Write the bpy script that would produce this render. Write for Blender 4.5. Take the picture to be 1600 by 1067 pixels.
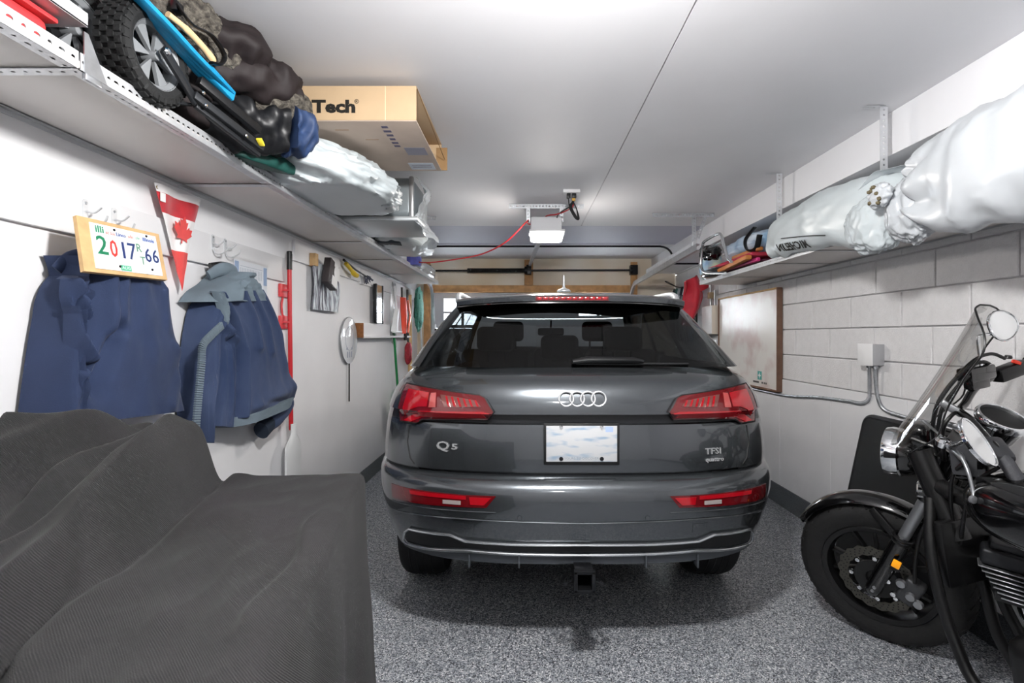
import bpy, bmesh, math, random
from mathutils import Vector, Matrix, Euler, noise
from mathutils.bvhtree import BVHTree
for o in list(bpy.data.objects): bpy.data.objects.remove(o)
scene = bpy.context.scene
COL = scene.collection
R = math.radians
pi = math.pi
random.seed(4)

# ------------------------------------------------------------------ camera
HC = 1.38                    # lens height above the floor
cam_d = bpy.data.cameras.new('camera'); cam = bpy.data.objects.new('camera', cam_d); COL.objects.link(cam)
cam.location = (0, 0, HC); cam.rotation_euler = (R(90), 0, 0)
cam_d.sensor_width = 36; cam_d.lens = 18.0          # 800 px focal length on a 1600 px frame
cam_d.shift_x = -0.0125; cam_d.shift_y = -0.0053; cam_d.clip_start = 0.02
scene.camera = cam

# ------------------------------------------------------------------ world, exposure
w = bpy.data.worlds.new('World'); scene.world = w; w.use_nodes = True
w.node_tree.nodes['Background'].inputs[0].default_value = (0.86, 0.93, 1.0, 1)
w.node_tree.nodes['Background'].inputs[1].default_value = 55.0
scene.view_settings.view_transform = 'Standard'
scene.view_settings.look = 'None'
scene.view_settings.gamma = 1.0
scene.view_settings.use_curve_mapping = False
scene.view_settings.exposure = 0.35
LAMP_POWER = 480.0           # ceiling fixture above the lens
REAR_POWER = 60.0           # added fill lamp, unseen, behind the lens
OPENER_POWER = 170.0

# ------------------------------------------------------------------ helpers
CX, CY, FP = 820.0, 525.0, 800.0
def P(px, py, Y): return Vector(((px-CX)/FP*Y, Y, HC-(py-CY)/FP*Y))
def PX(px, py, x): return P(px, py, x*FP/(px-CX))
def PZ(px, py, z): return P(px, py, (HC-z)*FP/(py-CY))

def lin(h):
    h = h.lstrip('#'); c = [int(h[i:i+2], 16)/255 for i in (0, 2, 4)]
    return tuple((v/12.92 if v <= .04045 else ((v+.055)/1.055)**2.4) for v in c) + (1,)

MATS = {}
def mat(name, color='#808080', rough=.5, metal=0., var=0., vscale=8., bump=0., bscale=40., coat=0., spec=.5,
        trans=0., ior=1.45, alpha=1., emit=None, estr=0., sheen=0., color2=None, weave=0., detail=4.):
    if name in MATS: return MATS[name]
    m = bpy.data.materials.new(name); m.use_nodes = True
    nt = m.node_tree; b = nt.nodes['Principled BSDF']; L = nt.links
    c = lin(color) if isinstance(color, str) else color
    b.inputs['Base Color'].default_value = c
    b.inputs['Roughness'].default_value = rough; b.inputs['Metallic'].default_value = metal
    b.inputs['Coat Weight'].default_value = coat; b.inputs['Coat Roughness'].default_value = .03
    b.inputs['Specular IOR Level'].default_value = spec
    b.inputs['Transmission Weight'].default_value = trans; b.inputs['IOR'].default_value = ior
    b.inputs['Alpha'].default_value = alpha
    b.inputs['Sheen Weight'].default_value = sheen
    if emit:
        b.inputs['Emission Color'].default_value = lin(emit); b.inputs['Emission Strength'].default_value = estr
    tc = None
    if var or color2 or bump or weave:
        tc = nt.nodes.new('ShaderNodeTexCoord')
    if var or color2:
        n = nt.nodes.new('ShaderNodeTexNoise'); n.inputs['Scale'].default_value = vscale
        n.inputs['Detail'].default_value = detail
        L.new(tc.outputs['Object'], n.inputs['Vector'])
        mx = nt.nodes.new('ShaderNodeMix'); mx.data_type = 'RGBA'
        rp = nt.nodes.new('ShaderNodeMapRange'); rp.inputs[1].default_value = .3; rp.inputs[2].default_value = .7
        L.new(n.outputs['Fac'], rp.inputs[0]); L.new(rp.outputs[0], mx.inputs[0])
        if color2: c2 = lin(color2); c1 = c
        else:
            c1 = tuple(min(1, v*(1+var)) for v in c[:3])+(1,); c2 = tuple(v*(1-var) for v in c[:3])+(1,)
        mx.inputs[6].default_value = c1; mx.inputs[7].default_value = c2
        L.new(mx.outputs[2], b.inputs['Base Color'])
    if bump:
        n2 = nt.nodes.new('ShaderNodeTexNoise'); n2.inputs['Scale'].default_value = bscale; n2.inputs['Detail'].default_value = 3
        L.new(tc.outputs['Object'], n2.inputs['Vector'])
        bp = nt.nodes.new('ShaderNodeBump'); bp.inputs['Strength'].default_value = bump; bp.inputs['Distance'].default_value = .01
        L.new(n2.outputs['Fac'], bp.inputs['Height']); L.new(bp.outputs[0], b.inputs['Normal'])
    if weave:
        wv = nt.nodes.new('ShaderNodeTexWave'); wv.inputs['Scale'].default_value = weave; wv.inputs['Distortion'].default_value = 1.5
        wv.bands_direction = 'DIAGONAL'; wv.inputs['Detail'].default_value = 2
        L.new(tc.outputs['Object'], wv.inputs['Vector'])
        bp = nt.nodes.new('ShaderNodeBump'); bp.inputs['Strength'].default_value = .35; bp.inputs['Distance'].default_value = .004
        L.new(wv.outputs['Fac'], bp.inputs['Height']); L.new(bp.outputs[0], b.inputs['Normal'])
    MATS[name] = m
    return m

def worigin(o):
    v = Vector((0, 0, 0))
    while o: v += o.location; o = o.parent
    return v
def tag(o, label=None, cat=None, group=None, kind=None):
    if label: o['label'] = label
    if cat: o['category'] = cat
    if group: o['group'] = group
    if kind: o['kind'] = kind
    return o
def thing(name, loc, label, cat, group=None):
    o = bpy.data.objects.new(name, None); COL.objects.link(o); o.location = loc; o.empty_display_size = .05
    return tag(o, label, cat, group)

class MB:
    """collects shapes (world coordinates, optionally through self.M) and links them as ONE mesh object"""
    def __init__(self, M=None):
        self.bm = bmesh.new(); self.M = M or Matrix()
    def _tf(self, verts, M):
        T = self.M @ M
        for v in verts: v.co = T @ v.co
    def box(self, c, s, rot=(0, 0, 0), bevel=0., seg=2, M=None):
        r = bmesh.ops.create_cube(self.bm, size=1.0); vs = r['verts']
        for v in vs: v.co = Vector((v.co.x*s[0], v.co.y*s[1], v.co.z*s[2]))
        if bevel:
            es = list({e for v in vs for e in v.link_edges})
            rb = bmesh.ops.bevel(self.bm, geom=es, offset=bevel, segments=seg, profile=.5, affect='EDGES')
            vs = list({v for f in rb['faces'] for v in f.verts} | set(v for v in vs if v.is_valid))
        self._tf(vs, M if M is not None else Matrix.Translation(Vector(c)) @ Euler(rot).to_matrix().to_4x4())
        return self
    def bar(self, a, b, wx, wz, up=(0, 0, 1), bevel=0.):
        """box from a to b; wx = width across, wz = width along up"""
        a = Vector(a); b = Vector(b); y = (b-a); L = y.length; y.normalize()
        up = Vector(up)
        x = y.cross(up)
        if x.length < 1e-5: x = y.cross(Vector((1, 0, 0)))
        x.normalize(); z = x.cross(y)
        m = Matrix((x, y, z)).transposed().to_4x4(); m.translation = (a+b)/2
        return self.box(None, (wx, L, wz), bevel=bevel, M=m)
    def tube(self, pts, r, seg=10, closed=False, caps=True, flat=1.0):
        pts = [Vector(p) for p in pts]; n = len(pts)
        rs = r if isinstance(r, (list, tuple)) else [r]*n
        rings = []; prev = None
        for i, p in enumerate(pts):
            if closed: t = pts[(i+1) % n]-pts[i-1]
            else: t = pts[min(i+1, n-1)]-pts[max(i-1, 0)]
            t.normalize()
            if prev is None:
                a = Vector((0, 0, 1)) if abs(t.z) < .9 else Vector((1, 0, 0))
                u = t.cross(a).normalized()
            else:
                u = prev-t*prev.dot(t)
                if u.length < 1e-6: u = t.orthogonal()
                u.normalize()
            prev = u; v = t.cross(u)
            ring = []
            for k in range(seg):
                an = 2*pi*k/seg
                ring.append(self.bm.verts.new(self.M @ (p+(u*math.cos(an)+v*math.sin(an)*flat)*rs[i])))
            rings.append(ring)
        m = n if closed else n-1
        for i in range(m):
            A = rings[i]; B = rings[(i+1) % n]
            for k in range(seg):
                self.bm.faces.new((A[k], A[(k+1) % seg], B[(k+1) % seg], B[k]))
        if caps and not closed:
            self.bm.faces.new(rings[0][::-1]); self.bm.faces.new(rings[-1])
        return self
    def lathe(self, prof, M, seg=28, close=False):
        """prof = [(radius, height)] turned about local z"""
        rings = []
        T = self.M @ M
        for (r, h) in prof:
            if r < 1e-6: rings.append([self.bm.verts.new(T @ Vector((0, 0, h)))])
            else: rings.append([self.bm.verts.new(T @ Vector((r*math.cos(2*pi*k/seg), r*math.sin(2*pi*k/seg), h))) for k in range(seg)])
        prs = list(zip(rings[:-1], rings[1:]))
        if close: prs.append((rings[-1], rings[0]))
        for A, B in prs:
            for k in range(seg):
                a0, a1 = A[k % len(A)], A[(k+1) % len(A)]; b0, b1 = B[k % len(B)], B[(k+1) % len(B)]
                f = [a0]
                for q in (a1, b1, b0):
                    if q not in f: f.append(q)
                if len(f) > 2:
                    try: self.bm.faces.new(f)
                    except ValueError: pass
        return self
    def torus(self, R0, r, M, seg=40, sub=12):
        return self.lathe([(R0+r*math.cos(2*pi*k/sub), r*math.sin(2*pi*k/sub)) for k in range(sub)], M, seg, close=True)
    def prism(self, poly, t, M, holes=None):
        """outline in local xy, thickness t along local z (centred on 0..t)"""
        T = self.M @ M
        a = [self.bm.verts.new(T @ Vector((x, y, 0))) for x, y in poly]
        b = [self.bm.verts.new(T @ Vector((x, y, t))) for x, y in poly]
        n = len(poly)
        f1 = self.bm.faces.new(a[::-1]); f2 = self.bm.faces.new(b)
        for k in range(n): self.bm.faces.new((a[k], a[(k+1) % n], b[(k+1) % n], b[k]))
        return self
    def grid(self, fn, nu, nv, closeu=False, closev=False):
        g = [[self.bm.verts.new(self.M @ Vector(fn(i/nu, j/nv))) for j in range(nv if closev else nv+1)] for i in range(nu if closeu else nu+1)]
        for i in range(nu):
            for j in range(nv):
                i2 = (i+1) % len(g); j2 = (j+1) % len(g[0])
                try: self.bm.faces.new((g[i][j], g[i2][j], g[i2][j2], g[i][j2]))
                except ValueError: pass
        return g
    def build(self, name, m, parent=None, smooth=True, solid=0., sharp=40., loc=None, weld=True):
        bm = self.bm
        if weld: bmesh.ops.remove_doubles(bm, verts=bm.verts, dist=1e-5)
        bmesh.ops.recalc_face_normals(bm, faces=bm.faces)
        if solid:
            bmesh.ops.solidify(bm, geom=list(bm.faces), thickness=solid)
            bmesh.ops.recalc_face_normals(bm, faces=bm.faces)
        if parent is not None: off = worigin(parent)
        elif loc is not None: off = Vector(loc)
        else:
            cs = [v.co for v in bm.verts]
            off = Vector(((min(c.x for c in cs)+max(c.x for c in cs))/2, (min(c.y for c in cs)+max(c.y for c in cs))/2, min(c.z for c in cs)))
        for v in bm.verts: v.co -= off
        if smooth:
            for f in bm.faces: f.smooth = True
            ca = math.cos(R(sharp))
            for e in bm.edges:
                if len(e.link_faces) == 2:
                    e.smooth = e.link_faces[0].normal.dot(e.link_faces[1].normal) > ca
        me = bpy.data.meshes.new(name); bm.to_mesh(me); bm.free()
        if isinstance(m, str): m = MATS[m]
        me.materials.append(m)
        o = bpy.data.objects.new(name, me); COL.objects.link(o)
        if parent is not None: o.parent = parent
        else: o.location = off
        return o

def struct(name, mb, m, parent=None, **k):
    o = mb.build(name, m, parent, **k)
    o['kind'] = 'structure'
    return o
def frame(o, x, y, z=None):
    """matrix with origin o, local x and y axes"""
    x = Vector(x).normalized(); y = Vector(y).normalized()
    z = x.cross(y).normalized(); y = z.cross(x)
    m = Matrix((x, y, z)).transposed().to_4x4(); m.translation = Vector(o); return m
def axisM(o, z, xh=None):
    """matrix with local z along z"""
    z = Vector(z).normalized(); x = Vector(xh) if xh else z.orthogonal()
    x = (x-z*x.dot(z)).normalized(); y = z.cross(x)
    m = Matrix((x, y, z)).transposed().to_4x4(); m.translation = Vector(o); return m

def text_mb(txt, size, M, ext=.001, sx=1., align='CENTER', mb=None, warp=None, bold=0.):
    cu = bpy.data.curves.new('t', 'FONT'); cu.body = txt; cu.size = size; cu.extrude = ext; cu.align_x = align; cu.align_y = 'CENTER'
    cu.offset = bold; cu.resolution_u = 2
    ob = bpy.data.objects.new('t', cu); COL.objects.link(ob)
    dg = bpy.context.evaluated_depsgraph_get(); dg.update()
    me = bpy.data.meshes.new_from_object(ob.evaluated_get(dg))
    mb = mb or MB()
    vs = [mb.bm.verts.new(mb.M @ M @ (warp(Vector((v.co.x*sx, v.co.y, v.co.z))) if warp else Vector((v.co.x*sx, v.co.y, v.co.z)))) for v in me.vertices]
    for p in me.polygons:
        try: mb.bm.faces.new([vs[i] for i in p.vertices])
        except ValueError: pass
    bpy.data.objects.remove(ob); bpy.data.meshes.remove(me); bpy.data.curves.remove(cu)
    return mb

def sstep(a, b, x):
    t = max(0., min(1., (x-a)/(b-a))); return t*t*(3-2*t)
def lerp_tab(tab, x):
    if x <= tab[0][0]: return tab[0][1]
    for (a, va), (b, vb) in zip(tab[:-1], tab[1:]):
        if x <= b: return va+(vb-va)*(x-a)/(b-a)
    return tab[-1][1]
def smooth_tab(tab, x):
    """Catmull-Rom through the table"""
    n = len(tab)
    if x <= tab[0][0]: return tab[0][1]
    if x >= tab[-1][0]: return tab[-1][1]
    for i in range(n-1):
        if x <= tab[i+1][0]:
            x0, y0 = tab[i]; x1, y1 = tab[i+1]; h = x1-x0; t = (x-x0)/h
            m0 = (y1-tab[i-1][1])/(x1-tab[i-1][0]) if i > 0 else (y1-y0)/h
            m1 = (tab[i+2][1]-y0)/(tab[i+2][0]-x0) if i+2 < n else (y1-y0)/h
            return (2*t**3-3*t*t+1)*y0+(t**3-2*t*t+t)*h*m0+(-2*t**3+3*t*t)*y1+(t**3-t*t)*h*m1
def nz(x, y, z, s=1.): return noise.noise(Vector((x*s, y*s, z*s)))
def ridge(x, y, z, s=1.): return 1-2*abs(noise.noise(Vector((x*s, y*s, z*s))))
def catmull(pts, n=8, closed=False):
    pts = [Vector(p) for p in pts]; out = []; N = len(pts)
    for i in range(N if closed else N-1):
        p1 = pts[i]; p2 = pts[(i+1) % N]
        p0 = pts[i-1] if (closed or i > 0) else p1*2-p2
        p3 = pts[(i+2) % N] if (closed or i+2 < N) else p2*2-p1
        for k in range(n):
            t = k/n
            out.append(.5*((2*p1)+(p2-p0)*t+(2*p0-5*p1+4*p2-p3)*t*t+(3*p1-p0-3*p2+p3)*t**3))
    if not closed: out.append(pts[-1])
    return out
# ------------------------------------------------------------------ the room
XL, XR, YB, YN, ZC = -1.50, 2.11, 7.15, -2.2, 2.46

def floor_material():
    m = bpy.data.materials.new('epoxy_flake_floor'); m.use_nodes = True; nt = m.node_tree; L = nt.links; b = nt.nodes['Principled BSDF']
    tc = nt.nodes.new('ShaderNodeTexCoord')
    v = nt.nodes.new('ShaderNodeTexVoronoi'); v.inputs['Scale'].default_value = 210
    L.new(tc.outputs['Object'], v.inputs['Vector'])
    sp = nt.nodes.new('ShaderNodeSeparateColor'); L.new(v.outputs['Color'], sp.inputs[0])
    cr = nt.nodes.new('ShaderNodeValToRGB'); e = cr.color_ramp; e.interpolation = 'CONSTANT'
    cols = [(0, '#2c3036'), (.16, '#5d626a'), (.36, '#8b9097'), (.60, '#a9adb2'), (.80, '#c9cbce'), (.93, '#eceded')]
    e.elements[0].position = 0; e.elements[0].color = lin(cols[0][1]); e.elements[1].position = cols[1][0]; e.elements[1].color = lin(cols[1][1])
    for p, c in cols[2:]:
        el = e.elements.new(p); el.color = lin(c)
    L.new(sp.outputs[0], cr.inputs[0]); L.new(cr.outputs[0], b.inputs['Base Color'])
    b.inputs['Roughness'].default_value = .42; b.inputs['Coat Weight'].default_value = .15; b.inputs['Coat Roughness'].default_value = .25
    bp = nt.nodes.new('ShaderNodeBump'); bp.inputs['Strength'].default_value = .15; bp.inputs['Distance'].default_value = .002
    L.new(sp.outputs[1], bp.inputs['Height']); L.new(bp.outputs[0], b.inputs['Normal'])
    return m
MATS['floor'] = floor_material()
mat('wall_white', '#e6e6e8', .6, var=.035, vscale=2.2, bump=.10, bscale=14)
mat('block_white', '#dddcdd', .75, var=.04, vscale=30, bump=.45, bscale=130)
mat('poured_white', '#dfdfe1', .65, var=.03, vscale=4, bump=.18, bscale=35)
mat('mortar', '#cfced0', .8, bump=.2, bscale=60)
mat('ceiling_white', '#e3e3e6', .6, var=.03, vscale=1.6, bump=.08, bscale=9)
mat('ceiling_grey', '#b9bac8', .6, var=.03, vscale=2)
mat('epoxy_cove', '#4a4d51', .5, var=.5, vscale=160, detail=0)
mat('shelf_board', '#d9d5d2', .45, var=.03, vscale=3)
mat('galv', '#b8bbbf', .38, .85, var=.12, vscale=25)
mat('galv_light', '#d5d7da', .42, .55, var=.08, vscale=18)
mat('raw_wood', '#b58a5c', .7, var=.22, vscale=14, bump=.1)
mat('pale_wood', '#cba878', .65, var=.15, vscale=18, bump=.1)
mat('drywall', '#e6e1d7', .85, color2='#d3c2a8', vscale=1.8, detail=1)
mat('black_plastic', '#101113', .42)
mat('black_rubber', '#17181a', .75, bump=.15, bscale=90)
mat('black_gloss', '#08090a', .12, coat=1.)
mat('dark_steel', '#2a2b2e', .35, .8)
mat('chrome', '#eef0f2', .06, 1.)
mat('hole_dark', '#17181a', .9)
mat('white_paint', '#e9e9ea', .45, var=.02)

struct('floor', MB().box(((XL+XR)/2, (YB+YN)/2, -.05), (XR-XL+.4, YB-YN+.4, .1)), MATS['floor'], smooth=False)
wl = struct('wall_left', MB().box((XL-.08, (YB+YN)/2, ZC/2), (.16, YB-YN, ZC)), 'wall_white', smooth=False)
struct('wall_behind', MB().box(((XL+XR)/2, YN-.08, ZC/2), (XR-XL+.32, .16, ZC)), 'wall_white', smooth=False)
# left wall: nailing boards the hooks are screwed to
for (y0, y1, z0, z1, nm) in ((YN+.01, 3.17, 1.715, 1.86, 'nailing_board'), (3.3, 4.62, 1.868, 2.0, 'nailing_board'), (4.63, 7.0, 1.855, 1.99, 'nailing_board')):
    MB().box((XL+.009, (y0+y1)/2, (z0+z1)/2), (.018, y1-y0, z1-z0), bevel=.002).build(nm, 'wall_white', wl)
# right wall: mortar core, concrete blocks above, poured panels below
wr = struct('wall_right', MB().box((XR+.08, (YB+YN)/2, ZC/2), (.15, YB-YN, ZC)), 'mortar', smooth=False)
bmesh_block = None
BL, BH = .445, .20
courses = [1.03+.2*i for i in range(7)]
offs = [2.41, 2.64, 2.41, 2.62, 2.41, 2.62, 2.41]
for ci, z0 in enumerate(courses):
    y = offs[ci]-BL*11
    while y < YB-.02:
        y0 = max(y, YN); y1 = min(y+BL, YB)
        z1 = min(z0+BH, ZC)
        if y1-y0 > .03 and y1 > 1.2:
            if y1-y0 > BL-.001 and z1-z0 > BH-.001 and bmesh_block is not None:
                o = bpy.data.objects.new('concrete_block', bmesh_block); COL.objects.link(o); o.parent = wr
                o.location = Vector((XR+.004+random.uniform(-.0012, .0012), (y0+y1)/2, (z0+z1)/2))-worigin(wr)
            else:
                m_ = MB(); m_.box((0, 0, 0), (.03, y1-y0-.008, z1-z0-.008), bevel=.004, seg=1)
                o = m_.build('concrete_block', 'block_white', smooth=False, loc=(0, 0, 0)); o.parent = wr
                o.location = Vector((XR+.004, (y0+y1)/2, (z0+z1)/2))-worigin(wr)
                if y1-y0 > BL-.001 and z1-z0 > BH-.001: bmesh_block = o.data
        y += BL
y = 0.7
while y < YB:
    y1 = min(y+.7, YB)
    MB().box((XR+.0, (y+y1)/2, .515), (.04, y1-y-.003, 1.026), bevel=.002, seg=1).build('poured_panel', 'poured_white', wr, smooth=False)
    y += .7
# coved epoxy base
struct('baseboard_left', MB().box((XL+.006, (YB+YN)/2, .069), (.012, YB-YN, .138), bevel=.003), 'epoxy_cove')
struct('baseboard_right', MB().box((XR-.026, (YB+YN)/2, .08), (.014, YB-YN, .16), bevel=.003), 'epoxy_cove')
# ceiling: two boards with an open joint, a darker bluish grey strip, then the last board
ceil = struct('ceiling', MB().box(((XL+XR)/2, (YB+YN)/2, ZC+.07), (XR-XL+.32, YB-YN+.3, .1)), 'hole_dark', smooth=False)
JX = .553
for (x0, x1, y0, y1, m_) in ((XL, JX-.003, YN, 5.02, 'ceiling_white'), (JX+.003, XR, YN, 5.02, 'ceiling_white'),
                             (XL, XR, 5.022, 6.04, 'ceiling_grey'), (XL, XR, 6.042, YB, 'ceiling_white')):
    MB().box(((x0+x1)/2, (y0+y1)/2, ZC+.01), (x1-x0, y1-y0, .02)).build('ceiling_board', m_, ceil, smooth=False)
# boxed beam along the right wall
struct('ceiling_beam', MB().box(((1.765+XR)/2, (YB+YN)/2, (2.252+ZC)/2), (XR-1.765, YB-YN, ZC-2.252), bevel=.004), 'ceiling_white')

# ---------------------------------------------------- far wall: garage door with panes, raw framing, drywall header
DX0, DX1, DZ = -1.31, 1.47, 1.985
wb = struct('wall_back', MB().box(((XL+DX0)/2, YB+.06, ZC/2), (DX0-XL, .12, ZC)).box(((XR+DX1)/2, YB+.06, ZC/2), (XR-DX1, .12, ZC))
            .box(((DX0+DX1)/2, YB+.06, (ZC+DZ)/2), (DX1-DX0, .12, ZC-DZ)), 'drywall', smooth=False)
MB().bar((-1.36, YB-.02, 0.01), (-1.36, YB-.02, ZC-.05), .09, .04, up=(0, 1, 0), bevel=.003).build('jamb_post', 'raw_wood', wb)
MB().bar((1.52, YB-.02, 0.01), (1.52, YB-.02, ZC-.05), .09, .04, up=(0, 1, 0), bevel=.003).build('jamb_post', 'raw_wood', wb)
MB().bar((-1.30, YB-.03, 2.035), (1.46, YB-.03, 2.035), .045, .10, bevel=.003).build('header_board', 'raw_wood', wb)
MB().bar((.055, YB-.035, 2.09), (.055, YB-.035, 2.44), .12, .03, up=(0, 1, 0), bevel=.003).build('center_post', 'raw_wood', wb)
mat('door_paint', '#b9bcc4', .55, var=.03)
mat('glass_clear', '#ffffff', .0, trans=1., ior=1.01, spec=.2)
door = thing('door_1', (.08, YB+.05, 0), None, None); door['kind'] = 'structure'
for k in range(4):
    z0, z1 = .497*k, .497*(k+1)-.004
    if k < 3:
        m_ = MB().box((.08, YB+.05, (z0+z1)/2), (DX1-DX0, .045, z1-z0), bevel=.004)
        for q in range(4):
            m_.box((DX0+.35+q*.695, YB+.025, (z0+z1)/2), (.55, .012, .30), bevel=.005)
        m_.build('door_section', 'door_paint', door)
    else:
        # the top section is built round its panes
        xs = [DX0]; panes = []
        for x in (-1.135, -.855, 1.0-.24, 1.28-.24): panes.append((x, x+.245))
        m_ = MB(); x = DX0
        for a, b in panes:
            m_.box(((x+a)/2, YB+.05, (z0+z1)/2), (a-x, .045, z1-z0)); x = b
        m_.box(((x+DX1)/2, YB+.05, (z0+z1)/2), (DX1-x, .045, z1-z0))
        for a, b in panes:
            for (p, q) in ((z0, 1.535), (1.695, 1.725), (1.905, z1)):
                m_.box(((a+b)/2, YB+.05, (p+q)/2), (b-a, .045, q-p))
        sec = m_.build('door_section', 'door_paint', door, smooth=False)
        for a, b in panes:
            for (p, q) in ((1.535, 1.695), (1.725, 1.905)):
                MB().box(((a+b)/2, YB+.05, (p+q)/2), (b-a-.002, .005, q-p-.002)).build('pane', 'glass_clear', sec, smooth=False)
for z in (.5, 1.0, 1.5):
    for x in (-1.27, 1.43):
        MB().box((x, YB+.02, z), (.06, .012, .09), bevel=.003).tube([(x, YB+.01, z-.02), (x, YB+.01, z+.02)], .012).build('hinge', 'galv', door)
MB().bar((-1.27, YB+.015, 1.47), (-1.10, YB+.015, 1.47), .02, .02).build('door_latch', 'dark_steel', door)

# door track: vertical, curve, horizontal run along the right-hand side
tr = thing('door_track', (1.5, 6.9, 0), 'galvanised steel garage door track curving up beside the wooden header', 'track')
path = [Vector((1.44, 7.04, .0)), Vector((1.44, 7.04, 1.75))]
for k in range(1, 9):
    a = pi/2*k/8; path.append(Vector((1.44, 7.04-.33*(1-math.cos(a)), 1.75+.33*math.sin(a))))
path += [Vector((1.44, 4.3, 2.13))]
def channel(mb, path, wdt=.055, th=.004, dep=.03):
    n = len(path)
    rows = []
    for i, p in enumerate(path):
        t = (path[min(i+1, n-1)]-path[max(i-1, 0)]).normalized(); s = Vector((1, 0, 0)); u = s.cross(t).normalized()
        rows.append([p+s*dep-u*wdt/2, p-u*wdt/2, p+u*wdt/2, p+s*dep+u*wdt/2])
    g = [[mb.bm.verts.new(q) for q in r] for r in rows]
    for i in range(n-1):
        for j in range(3): mb.bm.faces.new((g[i][j], g[i+1][j], g[i+1][j+1], g[i][j+1]))
    return mb
channel(MB(), path).build('track_rail', 'galv', tr, solid=.003, sharp=30)
MB().bar((1.478, 6.2, 2.16), (1.478, 4.35, 2.18), .02, .05).build('stiffening_angle', 'galv_light', tr)
tl = thing('door_track', (-1.3, 6.9, 0), 'galvanised steel garage door track by the wooden post behind the hung tools', 'track')
pl = [Vector((-2*.0-1.33+.055, p.y, p.z)) for p in path[:10]]+[Vector((-1.275, 6.6, 2.10))]
channel(MB(), pl).build('track_rail', 'galv', tl, solid=.003, sharp=30)

# torsion bar with spring
ts = thing('torsion_bar', (.08, 7.0, 2.27), 'long steel torsion bar with a black spring above the door header', 'torsion bar')
MB().tube([(-1.33, 7.02, 2.275), (1.5, 7.02, 2.285)], .013).build('bar', 'dark_steel', ts)
sp_ = MB()
n = 60
for k in range(n):
    x = -.78+.80*k/n
    sp_.torus(.026, .0075, axisM((x, 7.02, 2.278), (1, 0, 0)), 14, 6)
sp_.build('spring', 'black_plastic', ts)
for x in (-1.34, .055, 1.5):
    MB().box((x, 7.06, 2.29), (.10 if x != .055 else .07, .10, .13), bevel=.004).lathe([(0, -.02), (.05, -.02), (.055, 0), (.05, .02), (0, .02)], axisM((x-.04*(1 if x > 0 else -1), 7.02, 2.28), (1, 0, 0)), 18).build('bearing_bracket', 'dark_steel', ts)

# ---------------------------------------------------- lamps
def ceiling_fixture(x, y, power, lab):
    t = thing('ceiling_light', (x, y, ZC-.29), lab, 'ceiling light')
    MB().lathe([(0, 0), (.06, 0), (.06, -.02), (.012, -.03), (.012, -.10), (.05, -.11), (.21, -.145), (.212, -.15), (.05, -.118), (.03, -.13), (0, -.13)], axisM((x, y, ZC), (0, 0, 1)), 32).build('added_lamp_shade', 'white_paint', t)  # wide shade added to cut the lamp's hot spot on the ceiling
    MB().lathe([(.03, -.125), (.05, -.14), (.075, -.175), (.082, -.21), (.07, -.25), (.04, -.277), (0, -.285)], axisM((x, y, ZC), (0, 0, 1)), 32).build('globe', mat('globe_%d' % int(power), '#ffffff', .4, emit='#fffdfb', estr=power), t)
ceiling_fixture(.12, .97, LAMP_POWER, 'white globe lamp with added shade above the motorcycle and cloth cover')
ceiling_fixture(.30, -1.0, REAR_POWER, 'added unseen globe lamp behind the lens, filling the garage with light')
# ------------------------------------------------------------------ slotted steel, shelves, ceiling hardware
def perforated(mb, a, b, width, up, pitch=.025, hole=.006, slot=1.0, th=.002):
    """a real slotted strip from a to b (centre line), holes cut through"""
    a = Vector(a); b = Vector(b); t = (b-a); L = t.length; t.normalize(); u = Vector(up).normalized(); n = t.cross(u)
    cnt = max(1, int(L/pitch)); st = L/cnt; h = width/2
    for i in range(cnt):
        o = a+t*(st*(i+.5))
        sl = slot if i % 2 == 0 else 1.0
        for sgn in (-1, 1):
            q = n*(th/2*sgn)
            outer = [(-st/2, -h), (0, -h), (st/2, -h), (st/2, 0), (st/2, h), (0, h), (-st/2, h), (-st/2, 0)]
            inner = []
            for (x, y) in ((-1, -1), (0, -1), (1, -1), (1, 0), (1, 1), (0, 1), (-1, 1), (-1, 0)):
                l = math.hypot(x, y); inner.append((x/l*hole*sl, y/l*hole))
            O = [mb.bm.verts.new(o+t*x+u*y+q) for x, y in outer]; I = [mb.bm.verts.new(o+t*x+u*y+q) for x, y in inner]
            for k in range(8): mb.bm.faces.new((O[k], O[(k+1) % 8], I[(k+1) % 8], I[k]))
    return mb

# ---- left wall shelf
SLX, SLZ = -1.09, 2.035
ls = thing('wall_shelf', (-1.3, 3.4, SLZ), 'long white wall shelf edged with slotted steel angle above the hung jackets', 'shelf')
for (y0, y1) in ((.15, 1.265), (1.27, 2.215), (2.22, 3.565), (3.57, 4.395), (4.4, 6.46)):
    MB().box(((XL+SLX)/2+.002, (y0+y1)/2, SLZ+.011), (SLX-XL-.006, y1-y0-.006, .018), bevel=.002).build('shelf_board', 'shelf_board', ls)
for (y0, y1, pc) in ((.15, 1.25, .03), (1.255, 2.21, .024), (2.215, 3.56, .024), (3.565, 6.46, .03)):
    m_ = MB(); perforated(m_, (SLX, y0, SLZ+.019), (SLX, y1, SLZ+.019), .042, (0, 0, 1), pc, .0055, 1.5)
    perforated(m_, (SLX-.02, y0, SLZ-.001), (SLX-.02, y1, SLZ-.001), .038, (1, 0, 0), pc, .004, 1.8)
    m_.build('front_angle', 'galv_light', ls, weld=False, smooth=False)
    m_ = MB(); perforated(m_, (XL+.014, y0, SLZ-.001), (XL+.014, y1, SLZ-.001), .022, (1, 0, 0), .03, .004, 1.6)
    m_.bar((XL+.002, y0, SLZ-.008), (XL+.002, y1, SLZ-.008), .003, .014)
    m_.build('back_angle', mat('painted_steel', '#c4c6c9', .5, .1), ls, weld=False, smooth=False)
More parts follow.
